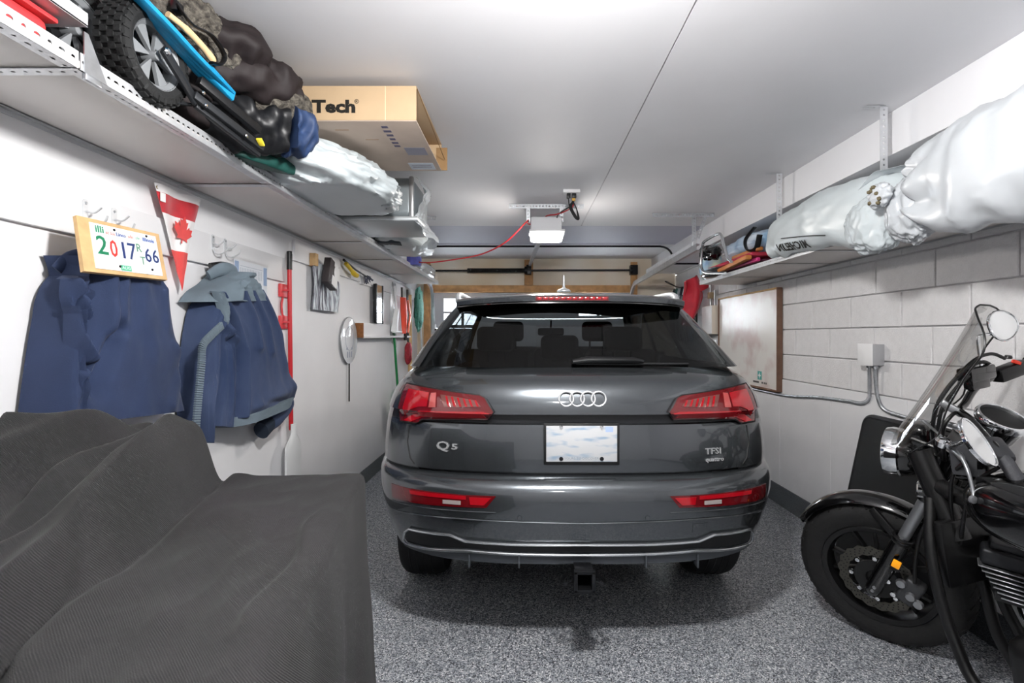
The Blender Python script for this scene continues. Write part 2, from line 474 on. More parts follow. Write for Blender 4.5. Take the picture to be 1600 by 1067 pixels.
for y in (1.262, 2.218, 3.568, 4.398, 5.4):
    m_ = MB(); perforated(m_, (XL+.04, y, SLZ-.003), (SLX-.002, y, SLZ-.003), .034, (0, 1, 0), .03, .004, 1.6); m_.build('cross_brace', 'galv_light', ls, weld=False, smooth=False)
m_ = MB(); m_.prism([(0, 0), (.07, 0), (.012, .10), (0, .10)], .003, frame((SLX+.0015, 1.262, SLZ-.004), (0, 1, 0), (0, 0, 1))).box((SLX-.0, 1.29, SLZ-.012), (.012, .05, .018), bevel=.003)
m_.build('corner_bracket', 'galv', ls)

# ---- right wall shelf on ceiling straps
SRX, SRZ = 1.655, 1.865
rs = thing('wall_shelf', (1.88, 3, SRZ), 'white wall shelf hung from perforated ceiling straps above the concrete block wall', 'shelf')
for (y0, y1) in ((.5, 2.05), (2.055, 3.4), (3.405, 4.84)):
    MB().box(((SRX+XR-.02)/2, (y0+y1)/2, SRZ+.009), (XR-SRX-.026, y1-y0, .018), bevel=.002).build('shelf_board', 'shelf_board', rs)
for (y0, y1) in ((.5, 2.4), (2.405, 4.84)):
    m_ = MB(); perforated(m_, (SRX-.002, y0, SRZ+.014), (SRX-.002, y1, SRZ+.014), .034, (0, 0, 1), .03, .005, 1.4); m_.build('front_angle', 'galv_light', rs, weld=False, smooth=False)
    m_ = MB(); perforated(m_, (XR-.035, y0, SRZ-.002), (XR-.035, y1, SRZ-.002), .03, (1, 0, 0), .03, .004, 1.6); m_.build('back_angle', 'painted_steel', rs, weld=False, smooth=False)
for y in (2.1, 2.9, 3.42, 4.2):
    m_ = MB(); perforated(m_, (SRX+.01, y, SRZ-.003), (XR-.04, y, SRZ-.003), .03, (0, 1, 0), .03, .004, 1.6); m_.build('cross_brace', 'galv', rs, weld=False, smooth=False)
for y in (2.41, 3.40):
    m_ = MB(); perforated(m_, (1.69, y, SRZ+.02), (1.69, y, ZC-.001), .036, (1, 0, .0), .026, .0055, 1.0)
    perforated(m_, (1.69, y, ZC-.002), (1.60, y, ZC-.002), .036, (0, 1, 0), .026, .0055, 1.0)
    m_.build('hanger_strap', 'galv_light', rs, weld=False, smooth=False)

# ---- angles on the ceiling that carry the door tracks
def track_hanger(x0, x1, xd, y, zd, lab):
    t = thing('ceiling_bracket', ((x0+x1)/2, y, zd), lab, 'bracket')
    m_ = MB(); perforated(m_, (x0, y, ZC-.002), (x1, y, ZC-.002), .036, (0, 1, 0), .026, .005, 1.5)
    perforated(m_, (x0, y-.018, ZC-.02), (x1, y-.018, ZC-.02), .036, (0, 0, 1), .026, .005, 1.5); m_.build('ceiling_angle', 'galv', t, weld=False, smooth=False)
    m_ = MB(); perforated(m_, (xd, y-.022, ZC-.01), (xd, y-.022, zd), .036, (1, 0, 0), .026, .005); m_.build('drop_leg', 'galv', t, weld=False, smooth=False)
    m_ = MB(); perforated(m_, (xd+.10, y-.016, ZC-.03), (xd+.02, y-.022, zd+.05), .03, (1, 0, 0), .026, .005); m_.build('diagonal_leg', 'galv', t, weld=False, smooth=False)
track_hanger(1.12, 1.66, 1.48, 4.5, 2.14, 'slotted steel ceiling bracket holding the garage door track beside the beam')
track_hanger(-1.3, -.80, -1.2, 4.62, 2.14, 'slotted steel ceiling bracket peeking out behind the plastic wrapped trunk')

# ---- garage door opener
op = thing('garage_door_opener', (.18, 4.3, 2.15), 'white garage door opener with glowing lens hung from the ceiling', 'door opener')
mat('opener_white', '#d4d5d8', .5)
mat('opener_lens', '#ffffff', .3, emit='#fff8f0', estr=OPENER_POWER)
MB().box((.175, 4.32, 2.275), (.25, .36, .145), bevel=.012, seg=3).build('housing', 'opener_white', op)
m_ = MB().box((.175, 4.16, 2.175), (.255, .13, .05), bevel=.02, seg=3); m_.build('light_lens', 'opener_lens', op)
m_ = MB()
for k in range(14): m_.box((.085+k*.0138, 4.136, 2.213), (.006, .012, .02))
m_.build('vent_ribs', 'white_paint', op, smooth=False)
MB().box((.175, 4.10, 2.207), (.28, .21, .014), bevel=.004).build('lamp_hood', 'opener_white', op)  # vent lip drawn out forward, added to block lens light from the ceiling
m_ = MB(); perforated(m_, (-.13, 4.2, ZC-.002), (.48, 4.2, ZC-.002), .036, (0, 1, 0), .026, .005, 1.5)
perforated(m_, (-.13, 4.18, ZC-.02), (.48, 4.18, ZC-.02), .036, (0, 0, 1), .026, .005, 1.5); m_.build('ceiling_angle', 'galv', op, weld=False, smooth=False)
for x in (.028, .30):
    m_ = MB(); perforated(m_, (x, 4.178, ZC-.02), (x, 4.178, 2.31), .03, (1, 0, 0), .026, .005); m_.build('hanger_strap', 'galv', op, weld=False, smooth=False)
    MB().tube([(x, 4.17, 2.315), (x, 4.19, 2.315)], .008, 6).build('bolt', 'dark_steel', op)
MB().bar((.13, 4.40, 2.215), (.07, 7.02, 2.36), .035, .045, bevel=.004).build('rail', 'galv', op)
MB().lathe([(0, 0), (.06, 0), (.055, .012), (.02, .03), (0, .03)], axisM((.17, 4.3, 2.347), (0, 0, 1)), 20).build('antenna_cap', 'dark_steel', op)
MB().box((.20, 4.28, 2.358), (.12, .08, .02), bevel=.003).build('terminal_cover', mat('slate_blue', '#4b5878', .5), op)
# ceiling outlet, cords
ot = thing('ceiling_outlet', (.345, 3.8, 2.43), 'white ceiling outlet with two plugs above the door opener', 'outlet')
MB().box((.345, 3.8, ZC-.012), (.125, .08, .024), bevel=.004).build('outlet_plate', 'white_paint', ot)
MB().box((.325, 3.8, ZC-.04), (.028, .028, .04), bevel=.004).build('plug', 'black_plastic', ot)
MB().box((.365, 3.8, ZC-.04), (.034, .03, .035), bevel=.004).build('plug', 'black_plastic', ot)
MB().box((.362, 3.8, ZC-.068), (.026, .024, .022), bevel=.004).build('adapter', mat('amber_plastic', '#c79a3e', .5), ot)
bc = MB()
for q in range(3):
    bc.tube(catmull([(.35+.005*q, 3.79, 2.37), (.33+.008*q, 3.78, 2.33), (.37+.008*q, 3.77, 2.25), (.40-.004*q, 3.78, 2.245), (.385, 3.80, 2.32), (.36, 3.8, 2.375)], 6, True), .0045, 6, True)
bc.tube(catmull([(.325, 3.8, 2.40), (.33, 3.8, 2.35), (.34, 3.79, 2.34), (.29, 3.95, 2.345), (.26, 4.1, 2.34), (.27, 4.2, 2.33), (.28, 4.25, 2.30)], 6), .0045, 6)
tag(bc.build('power_cord', mat('cord_black', '#151516', .6)), 'black power cord bunched up below the ceiling outlet', 'cord')
rc = MB().tube(catmull([(.36, 3.8, 2.39), (.355, 3.86, 2.35), (.26, 4.05, 2.345), (.18, 4.28, 2.383), (.16, 4.5, 2.375), (.05, 4.49, 2.36), (.02, 4.25, 2.32), (.015, 4.16, 2.31), (-.16, 4.3, 2.17), (-.38, 4.5, 2.10), (-.66, 4.7, 2.08), (-.92, 4.85, 2.075), (-1.08, 4.95, 2.10), (-1.12, 5.0, 2.09)], 6), .006, 8)
tag(rc.build('extension_cord', mat('cord_red', '#c3262e', .45)), 'red extension cord sagging from the door opener to the left shelf', 'cord')

# conduit over the ceiling and down the beam
cd = thing('conduit', (.2, 6.04, 2.26), 'grey metal conduit crossing the ceiling in front of the garage door', 'conduit')
MB().tube(catmull([(-1.42, 6.05, 2.44), (-.5, 6.05, 2.44), (.5, 6.05, 2.44), (1.45, 6.05, 2.44), (1.62, 6.05, 2.435), (1.70, 6.05, 2.40), (1.745, 6.05, 2.33), (1.75, 6.05, 2.27)], 6), .012).build('pipe', 'dark_steel', cd)
MB().box((1.748, 6.05, 2.29), (.035, .05, .10), bevel=.004).build('junction_box', 'galv', cd)
MB().tube([(1.76, 6.05, 2.235), (2.05, 6.05, 2.235)], .011).build('pipe', 'dark_steel', cd)

# right wall: electrics
jb = thing('outlet_box', (2.06, 3.03, 1.2), 'square grey metal outlet box above flexible conduits on the block wall', 'outlet box')
jy = 3.05
MB().box((XR-.045, jy, 1.27), (.07, .125, .125), bevel=.004).build('box_body', mat('box_grey', '#b4b5b8', .5, .4), jb)
MB().box((XR-.083, jy, 1.27), (.006, .13, .13), bevel=.002).build('cover_plate', 'white_paint', jb)
m_ = MB()
for q, (dy, zz) in enumerate(((-.03, 1.19), (.02, 1.19))): m_.tube([(XR-.045, jy+dy, 1.21), (XR-.045, jy+dy, zz)], .016, 10)
m_.build('connector', 'galv', jb)
def flex(mb, pts, r=.0105):
    pp = catmull(pts, 10); L = 0
    mb.tube(pp, r*.92, 8)
    for i in range(0, len(pp)-1):
        if i % 1 == 0:
            t = (pp[i+1]-pp[i]); mb.torus(r*.9, r*.22, axisM(pp[i], t), 10, 5)
    return mb
f1 = flex(MB(), [(XR-.045, jy+.02, 1.19), (XR-.04, jy+.025, 1.09), (XR-.03, jy+.05, 1.0), (XR-.03, jy+.12, .965), (XR-.03, jy+.25, .962), (XR-.03, jy+.6, .945), (XR-.03, jy+1.1, .905), (XR-.03, jy+2.2, .90)])
tag(f1.build('flexible_conduit', 'galv'), 'grey flexible conduit running along the wall below the whiteboard', 'conduit', None)
f2 = flex(MB(), [(XR-.045, jy-.03, 1.19), (XR-.04, jy-.03, 1.09), (XR-.03, jy-.04, 1.0), (XR-.03, jy-.09, .955), (XR-.03, jy-.2, .94), (XR-.03, jy-.5, .93)])
tag(f2.build('flexible_conduit', 'galv'), 'short grey flexible conduit bending down behind the motorcycle', 'conduit', None)
# ------------------------------------------------------------------ the car (local: u right, v forward, z up; origin under the rear bumper)
CU, CV = .24, 2.10
mat('badge_chrome', '#f2f4f5', .25, .75)
mat('car_paint', (.088, .097, .106, 1), .26, .8, coat=1., spec=.5)
mat('car_trim_black', '#15171a', .30)
mat('car_rough_black', '#0d0e10', .6)
mat('lens_red', '#970b17', .08, coat=1., emit='#a00a14', estr=.05)
mat('lens_dark_red', '#5c0a10', .10, coat=1.)
mat('lens_clear', '#cfc3c0', .10, .5, coat=1.)
mat('lens_smoke', '#7a4a46', .12, .3, coat=1.)
mat('lens_pink', '#a84a48', .2, coat=1.)
def tint_mat():
    m = bpy.data.materials.new('privacy_glass'); m.use_nodes = True; nt = m.node_tree; L = nt.links
    nt.nodes.remove(nt.nodes['Principled BSDF'])
    tr = nt.nodes.new('ShaderNodeBsdfTransparent'); tr.inputs[0].default_value = (.24, .255, .26, 1)
    gl = nt.nodes.new('ShaderNodeBsdfGlossy'); gl.inputs['Roughness'].default_value = .02; gl.inputs[0].default_value = (1, 1, 1, 1)
    lw = nt.nodes.new('ShaderNodeLayerWeight'); lw.inputs[0].default_value = .5
    pw = nt.nodes.new('ShaderNodeMath'); pw.operation = 'POWER'; pw.inputs[1].default_value = 4.0; L.new(lw.outputs['Facing'], pw.inputs[0])
    fr = nt.nodes.new('ShaderNodeMath'); fr.operation = 'MULTIPLY_ADD'; fr.inputs[1].default_value = .7; fr.inputs[2].default_value = .035; L.new(pw.outputs[0], fr.inputs[0])
    mx = nt.nodes.new('ShaderNodeMixShader'); L.new(fr.outputs[0], mx.inputs[0]); L.new(tr.outputs[0], mx.inputs[1]); L.new(gl.outputs[0], mx.inputs[2])
    L.new(mx.outputs[0], nt.nodes['Material Output'].inputs[0]); return m
MATS['tint'] = tint_mat()
V0 = [(.34, .062), (.40, .056), (.44, .050), (.50, .035), (.56, .02), (.62, .005), (.68, .0), (.73, .004), (.762, .020), (.783, .055), (.789, .105), (.797, .105), (.800, .082),
      (.84, .078), (.90, .082), (.96, .088), (.998, .094), (1.004, .10), (1.040, .102), (1.046, .072), (1.09, .076), (1.14, .092), (1.175, .115), (1.20, .155), (1.235, .26)]
WT = [(.34, .84), (.40, .875), (.50, .915), (.62, .94), (.75, .948), (.85, .942), (.95, .932), (1.05, .915), (1.12, .89), (1.18, .855), (1.235, .812), (1.30, .782), (1.40, .728), (1.50, .665), (1.56, .62)]
def v0(z): return lerp_tab(V0, z)
def wz(z): return smooth_tab(WT, z)
def nexp(z): return 3.1 if z < .79 else 3.1-.3*sstep(.8, 1.2, z)
def dep(z): return lerp_tab([(.34, .62), (.6, .62), (.8, .56), (1.0, .50), (1.235, .48)], z)
def V(u, z):
    n = nexp(z); a = min(abs(u)/wz(z), .9999)
    return v0(z)+dep(z)*(1-(1-a**n)**(1/n))
def W(u, v, z): return Vector((CU+u, CV+v, z))
def UZ(px, py):
    """point of the rear skin seen at a pixel -> (u, z)"""
    Y = 2.35
    for _ in range(60):
        x = (px-CX)/FP*Y; z = HC-(py-CY)/FP*Y; u = x-CU
        lim = .992*wz(z)
        Y = Y*.6+.4*(CV+V(max(-lim, min(lim, u)), z))
    return max(-lim, min(lim, u)), z
car = thing('car', (CU, CV+2.3, 0), 'dark grey metallic crossover car parked nose towards the garage door', 'car')

# rear skin columns by angle, then the sides and the nose
zl = [.42, .43, .445, .48, .52, .56, .60, .64, .68, .71, .735, .752, .765, .776, .783, .789, .797, .800, .806, .83, .86, .90, .94, .975, .998, 1.004, 1.02, 1.040, 1.046, 1.06, 1.09, 1.12, 1.145, 1.165, 1.18, 1.192, 1.203, 1.217, 1.235]
NR = 26
def rear_pt(th, z, sgn):
    n = nexp(z); s, c = max(0., math.sin(th)), max(0., math.cos(th))
    return sgn*wz(z)*s**(2/n), v0(z)+dep(z)*(1-c**(2/n))
VF = [(.34, 4.50), (.45, 4.62), (.6, 4.66), (.75, 4.64), (.9, 4.56), (1.0, 4.35), (1.235, 4.2)]
ARCH = [(.955, .385, .395), (3.775, .385, .395)]
side_v = [.70, .74, .80, .88, .96, 1.04, 1.12, 1.20, 1.28, 1.34, 1.38, 1.7, 2.2, 2.7, 3.1, 3.36, 3.42, 3.5, 3.58, 3.66, 3.75, 3.84, 3.92, 4.0, 4.08, 4.14, 4.2]
def arch_z(v):
    zb = .30
    for c, zc, r in ARCH:
        if abs(v-c) < r: zb = max(zb, zc+math.sqrt(r*r-(v-c)**2))
    return zb
def hood_top(v): return 1.235 if v < 3.2 else 1.235-.27*sstep(3.2, 4.66, v)
cols = []
for k in range(NR+1):
    th = pi/2*k/NR
    cols.append(('r', th))
for v in side_v: cols.append(('s', v))
for k in range(1, 13): cols.append(('f', pi/2*(1-k/12)))
def body_pt(col, iz, sgn):
    z = zl[iz]
    if col[0] == 'r':
        u, v = rear_pt(col[1], z, sgn); return u, v, z
    if col[0] == 's':
        v = col[1]; zb = arch_z(v); zt = hood_top(v)
        z2 = zb+(z-.42)*(zt-zb)/(1.235-.42)
        return sgn*wz(min(z2, 1.235))*(1-.03*sstep(3.6, 4.3, v)), v, z2
    th = col[1]; zt = hood_top(4.4); z2 = .34+(z-.42)*(zt-.34)/(1.235-.42)
    n = 2.8; s, c = max(0., math.sin(th)), max(0., math.cos(th)); d = .44; vf = lerp_tab(VF, z2)
    return sgn*.97*wz(z2)*s**(2/n), vf-d*(1-c**(2/n)), z2
def skin(sel, name, m, **k):
    mb = MB()
    for sgn in (-1, 1):
        vs = {}
        def g(ci, iz):
            if (ci, iz) not in vs: vs[ci, iz] = mb.bm.verts.new(W(*body_pt(cols[ci], iz, sgn)))
            return vs[ci, iz]
        for ci in range(len(cols)-1):
            for iz in range(len(zl)-1):
                if sel(ci, iz): mb.bm.faces.new((g(ci, iz), g(ci+1, iz), g(ci+1, iz+1), g(ci, iz+1)))
    return mb.build(name, m, car, **k)
IB = zl.index(.789); IT = zl.index(.797)
TG = 19                                   # tailgate spans the rear columns up to here
bumper = skin(lambda c, i: i < IB and c < NR-1, 'rear_bumper', 'car_paint', sharp=35)
tailgate = skin(lambda c, i: i >= IT and c < TG and not (zl.index(1.004) <= i < zl.index(1.040)), 'tailgate', 'car_paint', sharp=35)
skin(lambda c, i: zl.index(.998) <= i < zl.index(1.046) and c < TG, 'tailgate_trim_strip', 'car_trim_black', sharp=35)
body = skin(lambda c, i: (c >= NR-1) or (IB <= i < IT) or (i >= IT and TG <= c < NR-1), 'body_shell', 'car_paint', sharp=35)
# hood and belt deck closing the lower body in front of the windscreen
mb = MB()
def hood(s, t):
    v = 3.15+1.25*s; wv = .80-.06*s-.10*sstep(.7, 1, s)
    return W((t*2-1)*wv, v, hood_top(v)+.035*(1-(t*2-1)**2)+.0)
mb.grid(hood, 14, 14); mb.build('hood', 'car_paint', car)
# greenhouse: slices above the belt
GZ = [1.235, 1.26, 1.30, 1.35, 1.40, 1.45, 1.50, 1.54, 1.575]
GR = [(1.235, .26), (1.30, .345), (1.40, .455), (1.50, .56), (1.575, .645)]
GF = [(1.235, 3.25), (1.30, 3.12), (1.40, 2.90), (1.50, 2.66), (1.575, 2.46)]
NG = 24; SV = 22
def green_pt(ci, z, sgn):
    vr = lerp_tab(GR, z); vf = lerp_tab(GF, z); w_ = wz(z)
    if ci <= NG:
        th = pi/2*ci/NG; n = 4.2; s, c = max(0., math.sin(th)), max(0., math.cos(th))
        return sgn*w_*s**(2/n), vr+.30*(1-c**(2/n))
    if ci <= NG+SV:
        f = (ci-NG)/SV; return sgn*w_, vr+.30+(vf-.34-vr-.30)*f
    th = pi/2*(1-(ci-NG-SV)/10); n = 3.4; s, c = max(0., math.sin(th)), max(0., math.cos(th))
    return sgn*w_*s**(2/n), vf-.34*(1-c**(2/n))
def greens(sel, name, m, off=0., sides=(-1, 1), **k):
    mb = MB()
    for sgn in sides:
        vs = {}
        def g(ci, iz):
            if (ci, iz) not in vs:
                u, v = green_pt(ci, GZ[iz], sgn); vs[ci, iz] = mb.bm.verts.new(W(u, v, GZ[iz]))
            return vs[ci, iz]
        for ci in range(NG+SV+10):
            for iz in range(len(GZ)-1):
                if sel(ci, iz): mb.bm.faces.new((g(ci, iz), g(ci+1, iz), g(ci+1, iz+1), g(ci, iz+1)))
    return mb.build(name, m, car, **k)
RW = 13                                   # rear screen columns
isrear = lambda c, i: c < RW
isd = lambda c, i: RW <= c < NG-2
isside = lambda c, i: c >= NG-2 and c < NG+SV and 0 <= i < 7
rear_glass = greens(lambda c, i: isrear(c, i) and i < 8, 'rear_window', 'tint')
for sd in (-1, 1):
    greens(lambda c, i: RW <= c < RW+2, 'window_surround', 'black_gloss', sides=(sd,))
    greens(lambda c, i: RW+2 <= c < NG-2 or (c >= NG-2 and c < NG+SV and i >= 7), 'rear_pillar', 'car_paint', sides=(sd,))
    for pc in (NG+6, NG+13, NG+SV-1): greens(lambda c, i: c == pc and i < 7, 'side_pillar', 'black_gloss', sides=(sd,))
    greens(lambda c, i: c >= NG+SV and c < NG+SV+2, 'windscreen_pillar', 'car_paint', sides=(sd,))
for (a, b) in ((NG-2, NG+6), (NG+7, NG+13), (NG+14, NG+SV-1)):
    for sd in (-1, 1): greens(lambda c, i: a <= c < b and 0 <= i < 7, 'side_window', 'tint', sides=(sd,))
mat('windscreen', '#dfe8e6', .0, trans=1., ior=1.02, spec=.3)
greens(lambda c, i: c >= NG+SV+2, 'windscreen', 'windscreen')
# roof
mb = MB()
def roof(s, t):
    vr, vf = .60, 2.50; e = abs(t*2-1)
    v = vr+(vf-vr)*s
    w_ = .625*(1-.14*(1-sstep(0, .12, s))*1.0)
    zz = 1.568+.088*(1-e**3.0)*sstep(-.12, .42, s)*(1-.55*sstep(.72, 1, s))+.012*(1-e**6)
    return W((t*2-1)*w_, v+.10*e**3*(1-s), zz)
mb.grid(roof, 26, 26); mb.build('roof', 'car_paint', car)
# roof spoiler: lip above the rear screen with the brake lamp under its edge
def spoil(mb, u0, u1, va, vb, zt, zb, nn=26):
    def f(s, t):
        u = u0+(u1-u0)*s; e = abs(u)/.62
        va_ = va+.10*e**3.5; z1 = zt-.025*e**3; z2 = zb-.02*e**3
        a = [(vb, z1+.030), (va_+.08, z1+.014), (va_+.01, z1), (va_, z1-.006), (va_+.004, z2), (va_+.05, z2-.004), (vb-.0, z2+.012)]
        k = t*6; i = min(5, int(k)); f_ = k-i
        return W(u, a[i][0]+(a[i+1][0]-a[i][0])*f_, a[i][1]+(a[i+1][1]-a[i][1])*f_)
    mb.grid(f, nn, 12)
mb = MB(); spoil(mb, -.60, .60, .50, .82, 1.588, 1.558); spo = mb.build('roof_spoiler', 'car_paint', car, sharp=50)
mb = MB()
def cap(s, t):
    u = -.60+1.2*s; e = abs(u)/.62; va_ = .50+.10*e**3.5
    return W(u, va_+.012+.13*t, 1.554-.02*e**3-.018*t)
mb.grid(cap, 24, 4); mb.build('spoiler_underside', 'black_gloss', car, solid=.006)
mb = MB()
def brk(s, t):
    u = -.185+.37*s; e = abs(u)/.62
    return W(u, .497+.10*e**3.5+.002*t, 1.582-.022*t-.025*e**3)
mb.grid(brk, 20, 2); bl = mb.build('high_brake_light', 'lens_dark_red', car, solid=-.006)
m_ = MB()
for k in range(12): m_.box(W(-.165+.03*k, .4955, 1.571-.0), (.022, .004, .013), bevel=.001)
m_.build('lamp_cells', 'lens_red', bl)
for s in (-1, 1):
    MB().tube(catmull([W(s*.615, .78, 1.575), W(s*.625, .86, 1.612), W(s*.63, 1.1, 1.632), W(s*.63, 1.9, 1.645), W(s*.61, 2.3, 1.625), W(s*.60, 2.4, 1.60)], 6), .016, 10).build('roof_rail', 'galv_light', car)
ant = MB().lathe([(0, 0), (.043, 0), (.043, .006), (.034, .014), (.014, .022), (.009, .028), (.006, .05), (.005, .10), (0, .105)], axisM(W(0, 1.05, 1.652), (0, 0, 1)), 24).build('roof_antenna', 'galv_light', car)

# patches that lie on the rear skin
def skin_patch(poly, off, name, m, parent=car, thick=.008, step=.025, sharp=30):
    bm = bmesh.new()
    f = bm.faces.new([bm.verts.new((x, 0, z)) for x, z in poly])
    xs = [p[0] for p in poly]; zs = [p[1] for p in poly]
    k = math.ceil(min(xs)/step)*step
    while k < max(xs):
        bmesh.ops.bisect_plane(bm, geom=bm.verts[:]+bm.edges[:]+bm.faces[:], plane_co=(k, 0, 0), plane_no=(1, 0, 0)); k += step
    k = math.ceil(min(zs)/step)*step
    while k < max(zs):
        bmesh.ops.bisect_plane(bm, geom=bm.verts[:]+bm.edges[:]+bm.faces[:], plane_co=(0, 0, k), plane_no=(0, 0, 1)); k += step
    mb = MB(); mb.bm.free(); mb.bm = bm
    for v in bm.verts: v.co = W(v.co.x, V(v.co.x, v.co.z)-off, v.co.z)
    bmesh.ops.triangulate(bm, faces=[f for f in bm.faces if len(f.verts) > 4])
    bmesh.ops.recalc_face_normals(bm, faces=bm.faces)
    # face rearwards, thicken forwards
    if sum(f.normal.y for f in bm.faces) > 0: bmesh.ops.reverse_faces(bm, faces=bm.faces)
    ext = bmesh.ops.extrude_face_region(bm, geom=list(bm.faces))
    for v in [g for g in ext['geom'] if isinstance(g, bmesh.types.BMVert)]: v.co.y += thick
    return mb.build(name, m, parent, sharp=sharp)
def trace(pts): return [UZ(*p) for p in pts]
def mirror(poly): return [(-u, z) for u, z in poly[::-1]]
def skin_tube(mb, pts, r, off, seg=8, closed=False, flat=1.):
    out = []
    pts = [Vector((u, 0, z)) for u, z in pts]
    for i in range(len(pts) if closed else len(pts)-1):
        a, b = pts[i], pts[(i+1) % len(pts)]; n = max(1, int((b-a).length/.02))
        for k in range(n):
            p = a+(b-a)*k/n; out.append(W(p.x, V(p.x, p.z)-off, p.z))
    if not closed: p = pts[-1]; out.append(W(p.x, V(p.x, p.z)-off, p.z))
    return mb.tube(out, r, seg, closed, flat=flat)
TLo = trace([(637, 598), (656, 602), (687, 608), (712, 612), (750, 617), (758, 621), (771, 643), (762, 655), (712, 654), (662, 654), (650, 660), (627, 657), (625, 640), (630, 612)])
TLu = trace([(640, 606), (656, 609), (672, 612), (668, 634), (655, 634), (643, 638), (634, 648), (631, 635)])
TLc = trace([(689, 615), (715, 619), (745, 625), (752, 634), (715, 635), (695, 634)])
TLd = trace([(675, 613), (683, 612), (682, 635), (671, 635)])
TLb = trace([(656, 640), (690, 641), (755, 642), (766, 645), (760, 652), (712, 651), (662, 650), (644, 657), (632, 655)])
def light(side):
    mm = (lambda p: p) if side < 0 else mirror
    t = skin_patch(mm(TLo), .020, 'tail_light', 'lens_dark_red', thick=.035)
    skin_patch(mm(TLu), .024, 'outer_lens', 'lens_red', t, thick=.012)
    skin_patch(mm(TLc), .024, 'inner_lens', 'lens_smoke', t, thick=.012)
    skin_patch(mm(TLd), .026, 'turn_lens', 'lens_pink', t, thick=.012)
    skin_patch(mm(TLb), .026, 'light_bar', 'lens_red', t, thick=.015)
    for k in range(6):
        a = UZ(697+k*9, 617+k*1.4); b = UZ(701+k*9, 634); c = UZ(704.5+k*9, 634); d = UZ(700+k*9, 617+k*1.4)
        skin_patch(mm([a, d, c, b]), .029, 'lamp_fin', 'lens_red', t, thick=.01)
    m_ = MB(); skin_tube(m_, mm(TLo), .0045, .016, 6, True); m_.build('light_gasket', 'car_rough_black', t)
light(-1); light(1)
BLo = trace([(612, 755), (637, 762), (675, 768), (727, 773), (775, 775), (760, 793), (705, 791), (645, 785), (613, 776)])
BLr = trace([(640, 765), (680, 770), (728, 774.5), (728, 780), (680, 776), (641, 771)])
BLw = trace([(692, 780), (720, 782), (720, 788), (692, 786)])
for side in (-1, 1):
    mm = (lambda p: p) if side < 0 else mirror
    t = skin_patch(mm(BLo), .003, 'bumper_light', 'lens_dark_red', thick=.012)
    skin_patch(mm(BLr), .006, 'reflector_bar', 'lens_red', t, thick=.008)
    skin_patch(mm(BLw), .006, 'reverse_lamp', 'lens_clear', t, thick=.008)
    skin_patch(mm(trace([(733, 776), (768, 777.5), (756, 789), (735, 788)])), .006, 'inner_reflector', 'lens_red', t, thick=.008)
# chrome loop of the diffuser, grey slats inside
half = trace([(910.7, 850), (800, 849), (727, 844), (703, 834), (640, 825), (633, 830), (631, 842), (635, 847), (729, 858.5), (800, 864), (910.7, 866)])
loop = half+[(-u, z) for u, z in half[::-1]]
m_ = MB(); skin_tube(m_, half, .0056, .012, 8); skin_tube(m_, [(-u, z) for u, z in half], .0056, .012, 8); m_.build('diffuser_chrome_trim', mat('satin_chrome', '#c3c6c9', .25, .9), car)
inner = trace([(910.7, 852), (800, 851), (727, 846), (702, 837), (641, 828), (636, 832), (635, 842), (638, 844.5), (729, 856), (800, 861), (910.7, 863.5)])
skin_patch(inner[1:-1]+mirror(inner[1:-1]), .002, 'diffuser_insert', 'car_rough_black', thick=.01)
m_ = MB()
low = trace([(632, 850), (665, 856), (729, 862), (800, 867.5), (910.7, 870), (910.7, 879), (800, 878), (735, 874), (700, 871), (660, 862)])
lowh = [p for p in low if abs(p[0]) > .01]
low_poly = lowh[:4]+[(-u, z) for u, z in lowh[:4][::-1]]+[(-u, z) for u, z in lowh[4:][::-1]]+lowh[4:]
skin_patch(low_poly, .008, 'diffuser_lower_lip', mat('car_grey_plastic', '#3b3f44', .45), thick=.02)
for px in (734, 811, 1008, 1088):
    u, z = UZ(px, 872)
    MB().box(W(u, V(u, z)+.0, z-.005), (.008, .05, .055), bevel=.003).build('diffuser_fin', 'car_grey_plastic', car)
# creases and covers
m_ = MB()
cr1 = trace([(613, 781), (645, 790), (705, 797), (775, 800.5), (910.7, 804)])
cr2 = trace([(618, 797), (650, 803), (720, 810), (800, 815), (910.7, 818)])
for c in (cr2,): skin_tube(m_, c+[(-u, z) for u, z in c[::-1]][1:], .003, .0015, 6)
m_.build('bumper_crease', 'car_paint', bumper)
for sd in (1, -1):
    m_ = MB(); skin_tube(m_, [(sd*u, z) for u, z in cr1[:4]], .002, .001, 6); m_.build('bumper_crease', 'car_paint', bumper)
for px in (728, 1094):
    u, z = UZ(px, 824.5)
    skin_patch([(u-.033, z-.021), (u+.033, z-.021), (u+.033, z+.021), (u-.033, z+.021)], .0015, 'tow_eye_cover', 'car_paint', bumper, thick=.003)
for px in (812, 1012):
    u, z = UZ(px, 809); MB().lathe([(0, .003), (.0085, .003), (.010, 0), (.010, -.004)], axisM(W(u, V(u, z), z), (0, -1, 0)), 18).build('parking_sensor', 'car_paint', bumper)
# tailgate shut lines
m_ = MB()
sl = [(640, 664), (637, 690), (641, 715), (655, 730), (700, 738)]
s1 = trace(sl)
for sd in (1, -1):
    m_ = MB(); skin_tube(m_, [(sd*u, z) for u, z in s1], .003, -.0005, 6); m_.build('tailgate_shut_line', 'car_rough_black', tailgate)
